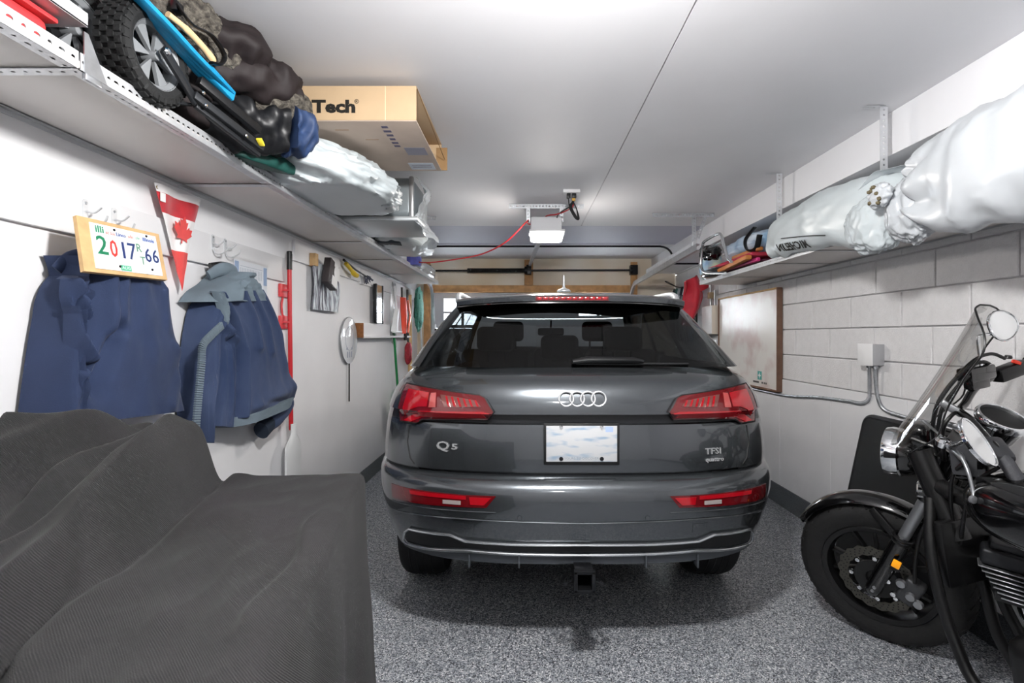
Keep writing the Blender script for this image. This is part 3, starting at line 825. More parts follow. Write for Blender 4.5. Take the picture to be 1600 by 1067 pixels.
# four-ring emblem, badges
em = MB()
for px in (884.6, 901.6, 918.4, 935.2):
    u, z = UZ(px, 623); em.torus(.0305, .0042, axisM(W(u, V(u, z)-.004, z), (0, -1, .18)), 36, 8)
em.build('ring_emblem', 'badge_chrome', car)
def badge(txt, px, py, size, sx, nm, bold=.0):
    u, z = UZ(px, py)
    du = (V(u+.03, z)-V(u-.03, z))/.06
    M = frame(W(u, V(u, z)-.004, z), (1, du, 0), (0, (V(u, z+.02)-V(u, z-.02))/.04, 1))
    return text_mb(txt, size, M, .002, sx, bold=bold).build(nm, 'badge_chrome', car, smooth=False)
badge('Q', 692, 696.5, .052, 1.5, 'model_badge', .0008); badge('5', 710.5, 698, .034, 1.9, 'model_badge', .0008)
badge('TFSI', 1114, 704.5, .036, 1.25, 'engine_badge', .0005); badge('quattro', 1116, 717, .026, 1.15, 'drive_badge', .0003)
# licence plate: province plate with its frame; the number itself is a blur in the photograph
u, z = UZ(908, 693)
py_ = CV+V(0, z)-.010
lp = MB().box((CU+.001, py_, .922), (.322, .010, .178), bevel=.004, seg=2).build('plate_frame', 'car_rough_black', car)
def plate_mat():
    m = bpy.data.materials.new('plate_face'); m.use_nodes = True; nt = m.node_tree; L = nt.links; b = nt.nodes['Principled BSDF']
    tc = nt.nodes.new('ShaderNodeTexCoord'); mp = nt.nodes.new('ShaderNodeMapping'); mp.inputs['Scale'].default_value = (9, 9, 34); L.new(tc.outputs['Object'], mp.inputs[0])
    n = nt.nodes.new('ShaderNodeTexNoise'); n.inputs['Scale'].default_value = 1.2; n.inputs['Detail'].default_value = 2; L.new(mp.outputs[0], n.inputs['Vector'])
    cr = nt.nodes.new('ShaderNodeValToRGB'); cr.color_ramp.elements[0].position = .52; cr.color_ramp.elements[0].color = lin('#c4c6c8'); cr.color_ramp.elements[1].position = .75; cr.color_ramp.elements[1].color = lin('#6f93b4')
    L.new(n.outputs['Fac'], cr.inputs[0]); L.new(cr.outputs[0], b.inputs['Base Color']); b.inputs['Roughness'].default_value = .3
    return m
mat('plate_white', '#dcdddd', .3)
pf = MB().box((CU+.001, py_-.005, .924), (.300, .004, .152), bevel=.001).build('plate_face', plate_mat(), lp)
text_mb('YOURS TO DISCOVER', .0135, frame((CU, py_-.0075, .862), (1, 0, 0), (0, 0, 1)), .0003, 1.1).build('plate_slogan', mat('plate_ink', '#8d98a4', .5), lp, smooth=False)
MB().box((CU+.118, py_-.0072, .985), (.032, .001, .022)).build('plate_sticker', mat('sticker_blue', '#a9bde0', .4), lp, smooth=False)
for (dx, dz) in ((-.086, .07), (.086, .07), (-.086, -.062), (.086, -.062)):
    MB().lathe([(0, .004), (.006, .004), (.009, 0)], axisM((CU+dx, py_-.0075, .922+dz), (0, -1, 0)), 14).build('plate_bolt', 'chrome' if dz > 0 else 'dark_steel', lp)
# wiper
wp = MB(); 
def gp(u, z, off):
    vr = lerp_tab(GR, z); n = 4.2; a = min(.999, abs(u)/wz(z)); return W(u, vr+.30*(1-(1-a**n)**(1/n))-off, z)
wp.tube([gp(-.02, 1.262, .03), gp(.05, 1.27, .035), gp(.27, 1.268, .03), gp(.31, 1.262, .02)], [.016, .024, .021, .012], 10, flat=.7)
wp.tube([gp(.0, 1.252, .012), gp(.52, 1.25, .012)], .006, 6)
wp.build('rear_wiper', 'black_plastic', car)
# wheels
def wheel(u, v, s):
    m_ = MB(); T = axisM(W(u, v, .36), (s, 0, 0))
    m_.lathe([(.25, -.10), (.30, -.115), (.335, -.118), (.352, -.10), (.36, -.07), (.36, .07), (.352, .10), (.335, .118), (.30, .115), (.25, .10)], T, 48, close=True)
    for q in (-.055, -.018, .018, .055): m_.torus(.357, .006, T @ Matrix.Translation((0, 0, q)), 48, 6)
    t = m_.build('tyre', 'black_rubber', car)
    m_ = MB(); m_.lathe([(.0, .06), (.06, .07), (.07, .05), (.235, .06), (.255, .09), (.255, -.09), (.235, -.08), (.2, -.02), (0, -.02)], T, 40)
    for k in range(5):
        a = 2*pi*k/5; d = T.to_3x3() @ Vector((math.cos(a), math.sin(a), 0)); o = T.translation+Vector((s*.075, 0, 0))
        m_.bar(o+d*.05, o+d*.245, .05, .03, up=(1, 0, 0), bevel=.005)
    m_.build('rim', 'galv', t)
for s in (-1, 1): wheel(s*.80, .955, s); wheel(s*.80, 3.775, s)
# dark floor pan and wheel wells
MB().box(W(0, 2.85, .36), (1.30, 3.1, .14), bevel=.02).box(W(0, .80, .50), (1.25, 1.1, .12)).build('floor_pan', 'car_rough_black', car)
# tow hitch
ht = MB()
T0 = W(0, -.02, .395)
for (dx, dz, sx, sz) in ((-.032, 0, .010, .075), (.032, 0, .010, .075), (0, .034, .075, .010), (0, -.034, .075, .010)):
    ht.box(T0+Vector((dx, .10, dz)), (sx, .26, sz), bevel=.003)
    ht.box(T0+Vector((dx*1.12, -.025, dz*1.12)), (sx+.006 if sx < .05 else sx+.012, .02, sz+.006 if sz < .05 else sz+.012), bevel=.003)
hitch = ht.build('tow_hitch', 'dark_steel', car)
for s in (-1, 1):
    MB().tube(catmull([T0+Vector((s*.035, .03, -.02)), T0+Vector((s*.075, .0, -.025)), T0+Vector((s*.088, .03, -.025)), T0+Vector((s*.06, .09, -.02))], 6), .007, 8).build('chain_loop', 'dark_steel', hitch)
# cabin: headliner, seats with head restraints, mirror, dashboard
mat('cabin_black', '#060607', .85); mat('cabin_grey', '#131415', .8)
m_ = MB().box(W(0, 1.7, .70), (1.5, 2.6, .12)); m_.build('cabin_floor', 'cabin_black', car)
mb = MB(); mb.grid(lambda s, t: W((t*2-1)*.60, .68+1.75*s, 1.545+.04*(1-(t*2-1)**2)), 8, 8); mb.build('headliner', 'cabin_black', car)
for (u, v, w_) in ((-.44, 1.50, .50), (.0, 1.50, .36), (.44, 1.50, .50), (-.38, 2.35, .52), (.38, 2.35, .52)):
    st = MB().box(W(u, v, 1.0), (w_, .16, .58), rot=(R(-14), 0, 0), bevel=.05, seg=4).box(W(u, v+.25, .80), (w_, .5, .16), bevel=.04, seg=3).build('car_seat', 'cabin_grey', car)
    zt = 1.36 if v < 2 else 1.42
    if u == 0: zt = 1.30
    MB().box(W(u, v-.06, zt), (.26, .10, .17), rot=(R(-10), 0, 0), bevel=.04, seg=4).tube([W(u-.06, v-.03, 1.2), W(u-.06, v-.05, zt)], .008).tube([W(u+.06, v-.03, 1.2), W(u+.06, v-.05, zt)], .008).build('head_restraint', 'cabin_grey', st)
MB().box(W(0, 3.05, 1.08), (1.4, .5, .20), bevel=.05, seg=3).build('dashboard', 'cabin_black', car)
MB().box(W(0, 2.62, 1.42), (.24, .03, .07), bevel=.02, seg=3).tube([W(0, 2.63, 1.44), W(0, 2.58, 1.52)], .008).build('rear_view_mirror', 'cabin_black', car)
for s in (-1, 1):
    MB().box(W(s*1.02, 2.85, 1.16), (.20, .12, .15), bevel=.04, seg=3).bar(W(s*.86, 2.88, 1.13), W(s*.95, 2.86, 1.14), .05, .03).build('side_mirror', 'car_paint', car)
    MB().box(W(s*.60, .95, .98), (.10, 1.0, .45), bevel=.03).build('trunk_side_trim', 'cabin_black', car)
MB().box(W(0, .80, 1.13), (1.25, .75, .02), bevel=.005).build('parcel_shelf', 'cabin_black', car)
# ------------------------------------------------------------------ soft shapes
def blob(mb, c, r, M=None, p=2.5, nu=56, nv=36, amp=.08, sc=4., ramp=0., rsc=6., zmin=None, seed=0., stretch=(1, 1, 1), zmax=None):
    T = Matrix.Translation(Vector(c)) @ (M.to_4x4() if M is not None else Matrix())
    def f(s, t):
        a = 2*pi*s; b = pi*t
        d = Vector((math.sin(b)*math.cos(a), math.sin(b)*math.sin(a), math.cos(b)))
        k = (abs(d.x)**p+abs(d.y)**p+abs(d.z)**p)**(1/p)
        q = d/k
        e = 1+amp*nz(q.x*stretch[0]+seed, q.y*stretch[1], q.z*stretch[2], sc*.5)
        if ramp: e += ramp*(ridge(q.x*stretch[0]+seed+3, q.y*stretch[1]+nz(q.x, q.y, q.z, 2)*.3, q.z*stretch[2], rsc*.5)-.3)+.4*ramp*ridge(q.x*stretch[0]+seed+8, q.y*stretch[1], q.z*stretch[2], rsc*1.3)
        w_ = T @ Vector((q.x*r[0]*e, q.y*r[1]*e, q.z*r[2]*e))
        if zmin is not None and w_.z < zmin: w_.z = zmin+.06*(w_.z-zmin)*0
        if zmax is not None and w_.z > zmax: w_.z = zmax
        return w_
    mb.grid(f, nu, nv, closeu=True)
    return mb
def cloth_tube(mb, pts, rs, flat=1., nseg=40, n=13, amp=.12, sc=9., seed=0., fold=0., ff=5):
    """wrinkled sleeve/roll along a path, one closed surface"""
    pp = catmull(pts, n); N = len(pp); K = len(rs)
    prev = None; rings = []
    for i, p_ in enumerate(pp):
        t = (pp[min(i+1, N-1)]-pp[max(i-1, 0)]).normalized()
        if prev is None: u = t.cross(Vector((1, 0, 0)))
        else: u = prev-t*prev.dot(t)
        u.normalize(); prev = u; v = t.cross(u)
        x = i/(N-1)*(K-1); k = min(K-2, int(x)); r = rs[k]+(rs[k+1]-rs[k])*(x-k)
        ring = []
        for j in range(nseg):
            a = 2*pi*j/nseg
            q = p_+(u*math.cos(a)+v*math.sin(a)*flat)*r
            e = amp*nz(q.x+seed, q.y, q.z, sc)+.5*amp*ridge(q.x+seed, q.y, q.z, sc*.8)+fold*math.sin(ff*a+seed+i*.05)
            ring.append(mb.bm.verts.new(mb.M @ (p_+(u*math.cos(a)+v*math.sin(a)*flat)*r*(1+e))))
        rings.append(ring)
    for i in range(N-1):
        for j in range(nseg): mb.bm.faces.new((rings[i][j], rings[i][(j+1) % nseg], rings[i+1][(j+1) % nseg], rings[i+1][j]))
    mb.bm.faces.new(rings[0][::-1]); mb.bm.faces.new(rings[-1])
    return mb

# ------------------------------------------------------------------ big black cloth cover in the foreground
mat('cover_cloth', '#171718', .95, var=.22, vscale=90, weave=150, sheen=.04)
cq = [Vector((-.30, .35)), Vector((-.535, 1.635)), Vector((-1.455, 1.37)), Vector((-1.455, .35))]     # near right, far right, far left, near left
def cov_plan(s, t):
    a = cq[3]+(cq[0]-cq[3])*s; b = cq[2]+(cq[1]-cq[2])*s; return a+(b-a)*t
def rfold(q, a, w_, l_): return a*math.exp(-(q/w_)**2) if q < 0 else a*math.exp(-(q/l_)**1.5)
def seg_fold(x, y, a, b, am, w_, l_):
    ax, ay = a; bx, by = b; vx, vy = bx-ax, by-ay; L = math.hypot(vx, vy); vx /= L; vy /= L
    k = (x-ax)*vx+(y-ay)*vy; d = (x-ax)*vy-(y-ay)*vx
    d += .012*math.sin(k*17)
    return rfold(d, am, w_, l_)*sstep(-.10, .08, k)*sstep(L+.10, L-.08, k)
def cov_z(x, y):
    xl = -.715-.245*(y-.7)+.02*nz(x, y, 0, 3)
    d = xl-x
    A_ = .03+.105*sstep(.6, 1.3, y)
    h = A_*sstep(-.012, .05, d)+.020*math.exp(-((d-.055)/.03)**2)-.014*math.exp(-((d+.022)/.014)**2)+.060*sstep(.04, .40, d)*(.35+.65*sstep(.6, 1.25, y))
    # heaped folds: long ridges running along the hump, a fold tongue at its right end
    w1 = d-.05-.03*math.sin(y*5); h += .034*math.exp(-(w1/.028)**2)*sstep(.5, .9, y)
    w2 = d-.30+.25*(y-1.0); h += .030*math.exp(-(w2/.035)**2)*sstep(.8, 1.1, y)
    w3 = d-.46-.35*(y-1.1); h += .022*math.exp(-(w3/.03)**2)*sstep(.9, 1.2, y)
    w4 = (d+.06)+.45*(y-1.56); h += .010*math.exp(-(w4/.03)**2)*sstep(1.38, 1.5, y)
    h += .006*nz(x, y, 1, 7)+.010*nz(x+.3*y, y, 2, 2.6)
    h += seg_fold(x, y, (-.945, .98), (-.985, 1.42), .050, .014, .085)
    h += seg_fold(x, y, (-1.22, 1.02), (-1.06, 1.36), .046, .013, .07)
    h += seg_fold(x, y, (-1.05, .80), (-1.20, 1.25), .036, .012, .09)
    h += seg_fold(x, y, (-.62, .62), (-.80, .92), .024, .010, .06)
    h += seg_fold(x, y, (-.86, .70), (-.90, 1.2), .024, .012, .05)
    h += seg_fold(x, y, (-.90, 1.52), (-.78, 1.60), .014, .016, .05)
    h += seg_fold(x, y, (-.40, .72), (-.50, 1.25), .014, .010, .05)
    h += .003*ridge(x*1.4, y*.7, 5, 9)
    # slack creases on the flat part
    q = (x+.46)+.19*(y-1.2); h += .008*math.exp(-((q+.12+.25*(y-1.))/.03)**2)*sstep(1.6, .9, y)
    h += .006*math.exp(-((x+.62+.5*(y-.9))/.02)**2)*sstep(1.2, .8, y)
    return .945+h
cv = MB(); NU, NV = 170, 170; bm = cv.bm
top = [[None]*(NV+1) for _ in range(NU+1)]
for i in range(NU+1):
    for j in range(NV+1):
        q = cov_plan(i/NU, j/NV); top[i][j] = bm.verts.new((q.x, q.y, cov_z(q.x, q.y)))
for i in range(NU):
    for j in range(NV): bm.faces.new((top[i][j], top[i+1][j], top[i+1][j+1], top[i][j+1]))
edge = [top[i][0] for i in range(NU)]+[top[NU][j] for j in range(NV)]+[top[i][NV] for i in range(NU, 0, -1)]+[top[0][j] for j in range(NV, 0, -1)]
pos = [v.co.copy() for v in edge]; n = len(pos); cen = Vector((-.9, .95, 0))
nor = []
for i in range(n):
    t = pos[(i+3) % n]-pos[i-3]; t.z = 0; q = Vector((t.y, -t.x, 0)).normalized(); nor.append(q)
nor = [sum((nor[(i+k) % n] for k in range(-3, 4)), Vector()).normalized() for i in range(n)]
prevr = edge
RING = [(.012, -.004), (.022, -.014), (.027, -.030)]+[(.027+.045*(k/26)**1.1, -.03-.9*(k/26)) for k in range(1, 27)]
for (o_, dz) in RING:
    ring = []
    for i in range(n):
        f = min(1, -dz/.9); ztop = pos[i].z; z = ztop+dz*(ztop-.03)/.93
        fold = (.020*math.sin(i*.055+1.5*f)+.012*math.sin(i*.123+.6))*f**.8
        q = pos[i]+nor[i]*(o_+fold+.006*nz(i*.05, f*3, 0, 1)); q.x = max(q.x, -1.492); q.z = max(.012, z)
        ring.append(bm.verts.new(q))
    for i in range(n): bm.faces.new((prevr[i], ring[i], ring[(i+1) % n], prevr[(i+1) % n]))
    prevr = ring
tag(cv.build('cloth_cover', 'cover_cloth', sharp=80), 'large black woven cloth cover draped over a bench in the left foreground', 'cover')

# ------------------------------------------------------------------ jackets
mat('navy_cloth', '#22304f', .85, var=.14, vscale=5, bump=.12, bscale=260, sheen=.05)
mat('navy_cloth2', '#213253', .85, color2='#3a4764', vscale=4, bump=.12, bscale=260, sheen=.05)
mat('grey_teal_cloth', '#66747e', .85, var=.10, vscale=9, bump=.1, bscale=260)
def poly_at(pts, t):
    """point at fraction t along a list of (Y, z), by index"""
    x = t*(len(pts)-1); k = min(len(pts)-2, int(x)); f = x-k
    p0 = pts[max(0, k-1)]; p1 = pts[k]; p2 = pts[k+1]; p3 = pts[min(len(pts)-1, k+2)]
    return tuple(.5*(2*b+(c-a)*f+(2*a-5*b+4*c-d)*f*f+(3*b-a-3*c+d)*f**3) for a, b, c, d in zip(p0, p1, p2, p3))
def cloth_panel(L, Rr, D, name, m, parent, folds=(), p=3., nu=56, nv=70, xl=-1.36, xr=-1.42, D1=None, seed=0., wr=.004, edge=.25, base=.012):
    """cloth hanging off the left wall between two traced edges (pixels); bulges off the wall by D, folds are raised or sunk lines"""
    LP = [(lambda q: (q.y, q.z))(PX(a, b, xl)) for a, b in L]; RP = [(lambda q: (q.y, q.z))(PX(a, b, xr)) for a, b in Rr]
    D1 = D if D1 is None else D1
    def off(s, t):
        d = (D+(D1-D)*t)*max(0., 1-abs(2*s-1)**p)**(1/p)
        env = min(1, (1-abs(2*s-1))/edge)
        e = 0
        for (s0, t0, s1, t1, wd, am) in folds:
            vx, vy = s1-s0, t1-t0; l2 = vx*vx+vy*vy
            k = max(0., min(1., ((s-s0)*vx+(t-t0)*vy)/l2)); dx, dy = s-s0-k*vx, t-t0-k*vy
            e += 1.45*am*math.exp(-(dx*dx+dy*dy)/(wd*wd))
        e += wr*(ridge(s*5+seed, t*2.2+s, seed, 1.1)+nz(s*9, t*6, seed, 1.2))
        return d+e*env
    def f(s, t):
        a = poly_at(LP, t); b = poly_at(RP, t)
        return Vector((XL+base+max(.004, off(s, t)), a[0]+(b[0]-a[0])*s, a[1]+(b[1]-a[1])*s))
    mb = MB(); g = mb.grid(f, nu, nv)
    back = [[mb.bm.verts.new(Vector((XL+base-.006 if base < .02 else XL+base-.01, v.co.y, v.co.z))) for v in (g[i][0], g[i][nv])] for i in range(nu+1)]
    for i in range(nu):
        mb.bm.faces.new((g[i][0], back[i][0], back[i+1][0], g[i+1][0]))
        mb.bm.faces.new((g[i][nv], g[i+1][nv], back[i+1][1], back[i][1]))
    return mb.build(name, m, parent, sharp=70)
j1 = thing('work_jacket', (-1.40, 1.74, 1.1), 'plain navy work jacket hanging under the number plate board', 'jacket')
cloth_panel([(120, 399), (128, 430), (122, 470), (118, 520), (117, 585), (112, 662)], [(205, 402), (238, 444), (247, 463), (257, 520), (266, 552), (264, 590), (276, 640)], .145, 'jacket_back', 'navy_cloth', j1,
    folds=[(.16, .08, .20, .55, .05, .020), (.33, .05, .30, .6, .04, .010), (.55, .1, .62, .9, .08, .006), (.9, .15, .80, .45, .05, .008), (.88, .62, .97, .70, .05, .010), (.75, .95, .95, .80, .04, .010), (.28, .55, .12, .85, .05, -.03)], p=4.5, seed=1., xl=-1.38)
cloth_panel([(112, 400), (76, 436), (60, 466), (54, 500), (47, 540), (39, 595), (30, 665)], [(128, 402), (133, 432), (124, 468), (118, 500), (116, 545), (119, 600), (122, 660)], .125, 'sleeve', 'navy_cloth', j1,
    folds=[(.62, .28, .72, .98, .04, .016), (.78, .34, .82, .98, .025, -.03), (.92, .36, .92, 1.0, .03, .012), (.45, .22, .62, .30, .05, .012), (.35, .32, .50, .62, .035, -.014), (.2, .2, .8, .26, .02, -.008), (.1, .95, .9, .82, .03, .006)], p=2.6, xl=-1.475, xr=-1.37, D1=.15, seed=2.)
cloth_panel([(118, 436), (116, 462), (124, 492), (133, 528)], [(133, 430), (143, 470), (143, 500), (136, 528)], .045, 'underarm_fold', 'navy_cloth', j1, folds=[(.3, .1, .8, .6, .12, .02), (.6, .1, .2, .7, .06, -.015)], p=2.2, nu=24, nv=30, xl=-1.345, xr=-1.335, base=.105, seed=3.)
cloth_panel([(118, 478), (117, 520), (117, 560), (118, 592), (122, 620)], [(122, 478), (138, 530), (150, 557), (138, 578), (126, 622)], .055, 'underarm_fold', 'navy_cloth', j1, folds=[(.2, .3, .9, .62, .10, .02), (.2, .62, .8, .66, .05, -.02), (.3, .75, .7, .72, .05, .012)], p=2.2, nu=24, nv=34, xl=-1.345, xr=-1.33, base=.115, seed=4.)
cloth_tube(MB(), [(-1.45, 1.585, 1.585), (-1.425, 1.61, 1.622), (-1.40, 1.65, 1.640), (-1.40, 1.72, 1.64), (-1.43, 1.78, 1.61)], [.016, .026, .030, .030, .024], .6, seed=3).build('collar', 'navy_cloth', j1, sharp=75)

j2 = thing('work_jacket', (-1.40, 2.5, .92), 'navy work jacket with grey yoke and ribbed sleeve stripe on the wall hooks', 'jacket')
cloth_panel([(338, 456), (359, 497), (371, 536), (375, 567), (374, 620), (371, 655)], [(400, 452), (422, 497), (431, 530), (437, 567), (448, 615), (444, 628)], .155, 'jacket_back', 'navy_cloth2', j2,
    folds=[(.04, .02, .06, .98, .05, .030), (.35, .0, .28, .45, .05, .016), (.52, .0, .50, .5, .045, .014), (.72, .02, .78, .6, .06, .012), (.15, .9, .9, .72, .05, .014), (.3, .85, .95, .90, .04, -.012), (.85, .75, .97, .95, .05, .014)], p=3.4, seed=5., edge=.12)
cloth_panel([(340, 478), (344, 510), (345, 550), (342, 600), (336, 665)], [(352, 478), (366, 520), (376, 567), (375, 620), (372, 668)], .105, 'side_panel', 'navy_cloth2', j2, folds=[(.1, .25, .8, .32, .05, .02), (.3, .2, .5, .9, .06, .01), (.5, .35, .2, .40, .04, -.02)], p=4, xl=-1.40, xr=-1.38, seed=6., nu=30)
cloth_panel([(318, 452), (298, 480), (290, 512), (285, 548), (281, 600), (279, 640), (288, 692)], [(346, 458), (353, 495), (348, 516), (345, 552), (343, 590), (336, 635), (330, 692)], .135, 'sleeve', 'navy_cloth2', j2,
    folds=[(.80, .12, .60, .35, .06, .012), (.55, .35, .75, .40, .05, -.010), (.3, .5, .35, .95, .05, .006), (.85, .45, .8, .95, .04, .010), (.2, .68, .7, .62, .03, -.006)], p=2.5, xl=-1.475, xr=-1.37, seed=7.)
cloth_panel([(349, 424), (331, 443), (313, 456), (302, 472)], [(378, 427), (388, 440), (399, 454), (409, 469)], .165, 'shoulder_yoke', 'grey_teal_cloth', j2, folds=[(.33, .2, .28, .95, .05, .02), (.45, .5, .5, 1., .04, .012), (.7, .4, .75, 1., .04, .01), (.1, .2, .9, .2, .05, -.01), (.28, .3, .40, .9, .03, -.014)], p=2.6, nv=40, seed=8., xl=-1.42)
cloth_panel([(334, 455), (342, 480), (346, 500)], [(347, 458), (356, 482), (352, 508)], .04, 'sleeve_seam', 'grey_teal_cloth', j2, p=2.2, nu=16, nv=20, base=.125, xl=-1.36, xr=-1.35, wr=.006)
cloth_panel([(371, 653), (370, 668)], [(446, 617), (441, 632)], .165, 'waistband', 'grey_teal_cloth', j2, p=4, nv=8, wr=.002, seed=9.)
def sl_x(q): return q
st_ = MB()
sp_pts = catmull([PX(a, b, -1.345+c) for a, b, c in ((347, 508, .0), (330, 524, .010), (317, 540, .012), (315, 566, .012), (312, 600, .016), (309, 632, .018), (306, 668, .018))], 9)
for i in range(0, len(sp_pts)-1):
    a_, b_ = sp_pts[i], sp_pts[i+1]; st_.bar(a_, a_+(b_-a_)*.82, .034, .012, up=(1, -.15, 0), bevel=.002)
st_.build('sleeve_stripe', 'grey_teal_cloth', j2)
cloth_tube(MB(), [(-1.42, 2.97, 1.06), (-1.40, 3.0, .99), (-1.41, 2.90, .93), (-1.42, 2.82, .895)], [.03, .05, .055, .05], .8, seed=15, amp=.12).build('sleeve', 'navy_cloth2', j2, sharp=75)
cloth_tube(MB(), [(-1.42, 2.83, .90), (-1.42, 2.76, .87)], [.052, .05], .8, seed=16, amp=.03).build('cuff', mat('cuff_dark', '#1b2636', .9), j2)
cloth_tube(MB(), [(-1.44, 2.33, 1.655), (-1.41, 2.38, 1.690), (-1.41, 2.47, 1.690), (-1.44, 2.55, 1.65)], [.022, .032, .032, .022], .55, seed=17, amp=.05).build('collar', 'grey_teal_cloth', j2)
MB().tube(catmull([(-1.45, 2.36, 1.700), (-1.425, 2.40, 1.712), (-1.425, 2.46, 1.712), (-1.45, 2.50, 1.700)], 5), .018, 10).build('collar_lining', 'black_plastic', j2)

# ------------------------------------------------------------------ hooks
def coat_hook(y, z, lab):
    t = thing('coat_hook', (XL+.018, y, z-.05), lab, 'hook')
    M = frame((XL+.0185, y, z), (0, 1, 0), (0, 0, 1))
    rr = [(.012*math.cos(a), .03+.012*math.sin(a)) for a in [pi*k/8 for k in range(9)]]+[(-.009, -.03), (.009, -.03)]
    MB().prism(rr, .003, M).build('back_plate', 'galv_light', t)
    MB().lathe([(0, .004), (.004, .0035), (.005, 0)], axisM((XL+.0215, y, z+.028), (1, 0, 0)), 10).build('screw', 'galv', t)
    MB().tube(catmull([(XL+.021, y, z-.02), (XL+.03, y, z-.045), (XL+.055, y, z-.05), (XL+.085, y, z-.035), (XL+.095, y, z-.015)], 5), .0035, 8).build('hook_arm', 'galv_light', t)
    MB().tube(catmull([(XL+.021, y, z+.0), (XL+.05, y, z-.005), (XL+.075, y, z+.012)], 5), .003, 8).build('hook_prong', 'galv_light', t)
coat_hook(1.725, 1.80, 'metal coat hook above the left end of the number plate board')
coat_hook(1.845, 1.80, 'metal coat hook above the middle of the number plate board')
coat_hook(2.43, 1.82, 'metal coat hook left of the pair above the striped jacket')
coat_hook(2.53, 1.82, 'metal coat hook right of the pair above the striped jacket')

# ------------------------------------------------------------------ plate collage on a wooden board
BLc = Vector((-1.315, 1.515, 1.568)); BRc = Vector((-1.315, 1.868, 1.580)); TLc_ = Vector((-1.385, 1.568, 1.746))
ex = (BRc-BLc); ey = (TLc_-BLc); ey = ey-ex.normalized()*ey.dot(ex.normalized())*.0
BW = ex.length; ex.normalize(); BHt = ey.length; ey.normalize(); ez = ex.cross(ey).normalized()
def BP(a, b, c=0.): return BLc+ex*a+ey*b+ez*c
def bframe(a, b, c): 
    m = Matrix((ex, ey, ez)).transposed().to_4x4(); m.translation = BP(a, b, c); return m
pb = thing('plate_board', BP(BW/2, 0, 0), 'wooden board with a number plate collage reading 2017 RT 66', 'sign')
MB().prism([(0, 0), (BW, 0), (BW, BHt), (0, BHt)], .012, bframe(0, 0, 0)).build('backing_board', 'pale_wood', pb, smooth=False)
px0, px1, py0, py1 = .042, BW-.022, .014, BHt-.016; PW = px1-px0
cuts = [0, .205, .35, .475, .60, .745, 1.0]
cutsB = [0, .20, .355, .475, .61, .735, 1.0]
tones = ['#eceeee', '#f1efec', '#dfe4ee', '#f0eee9', '#e3e8e4', '#dde4f2']
for k in range(6):
    a0, a1, b0, b1 = px0+cutsB[k]*PW, px0+cutsB[k+1]*PW-.0012, px0+cuts[k]*PW, px0+cuts[k+1]*PW-.0012
    MB().prism([(a0, py0), (a1, py0), (b1, py1), (b0, py1)], .0025, bframe(0, 0, .012)).build('plate_strip', mat('plate_strip_%d' % k, tones[k], .35), pb, smooth=False)
def ptext(t, a, b, size, col, nm, sx=1., bold=.0008):
    text_mb(t, size, bframe(px0+a*PW, py0+b*(py1-py0), .0147), .0005, sx, bold=bold).build(nm, mat('ink_'+col.strip('#'), col, .4), pb, smooth=False)
ptext('2', .125, .50, .098, '#1f7a55', 'digit', .95, .001); ptext('0', .28, .47, .090, '#cf3b35', 'digit', .72, .001)
ptext('1', .42, .47, .090, '#26366b', 'digit', .9, .001); ptext('7', .545, .47, .094, '#2a3d70', 'digit', .85, .0005)
ptext('R', .665, .60, .048, '#4f8a6e', 'letter', .9, .0); ptext('T', .70, .30, .046, '#5a9078', 'letter', .9, .0)
ptext('6', .80, .45, .080, '#27386d', 'digit', .85, .0005); ptext('6', .925, .45, .080, '#27386d', 'digit', .85, .0005)
ptext('illi', .12, .87, .036, '#1f8a63', 'state_name', 1.1, .0008); ptext('st Lic', .27, .835, .019, '#d0605a', 'state_name', 1.0, .0)
ptext('Linco', .42, .84, .019, '#2d4f96', 'state_name', 1.0, .0003); ptext('oln', .56, .845, .019, '#d0605a', 'state_name', 1.0, .0)
ptext('oln', .675, .85, .017, '#6aa58e', 'state_name', 1.0, .0); ptext('Illinois', .85, .85, .021, '#3656a0', 'state_name', 1.05, .0003)
MB().prism([(-.022, -.010), (.022, -.010), (.022, .010), (-.022, .010)], .001, bframe(px0+.415*PW, py0+.075*(py1-py0), .0146)).build('month_sticker', mat('sticker_green', '#5cb38f', .4), pb, smooth=False)
text_mb('AUG', .017, bframe(px0+.415*PW, py0+.075*(py1-py0), .0160), .0002, 1.).build('sticker_text', mat('sticker_pale', '#dff3ea', .4), pb, smooth=False)
for (a, b) in ((.33, .93), (.83, .95), (.33, .10), (.83, .12)):
    MB().lathe([(0, .003), (.004, .002), (.005, 0)], bframe(px0+a*PW, py0+b*(py1-py0), .0145), 10).build('screw', 'dark_steel', pb)
MB().tube(catmull([BP(.10, BHt-.005, .004), BP(.13, BHt+.012, -.01), BP(.19, BHt+.014, -.012), BP(.24, BHt-.004, .004)], 5), .0014, 6).build('hanging_wire', 'galv', pb)

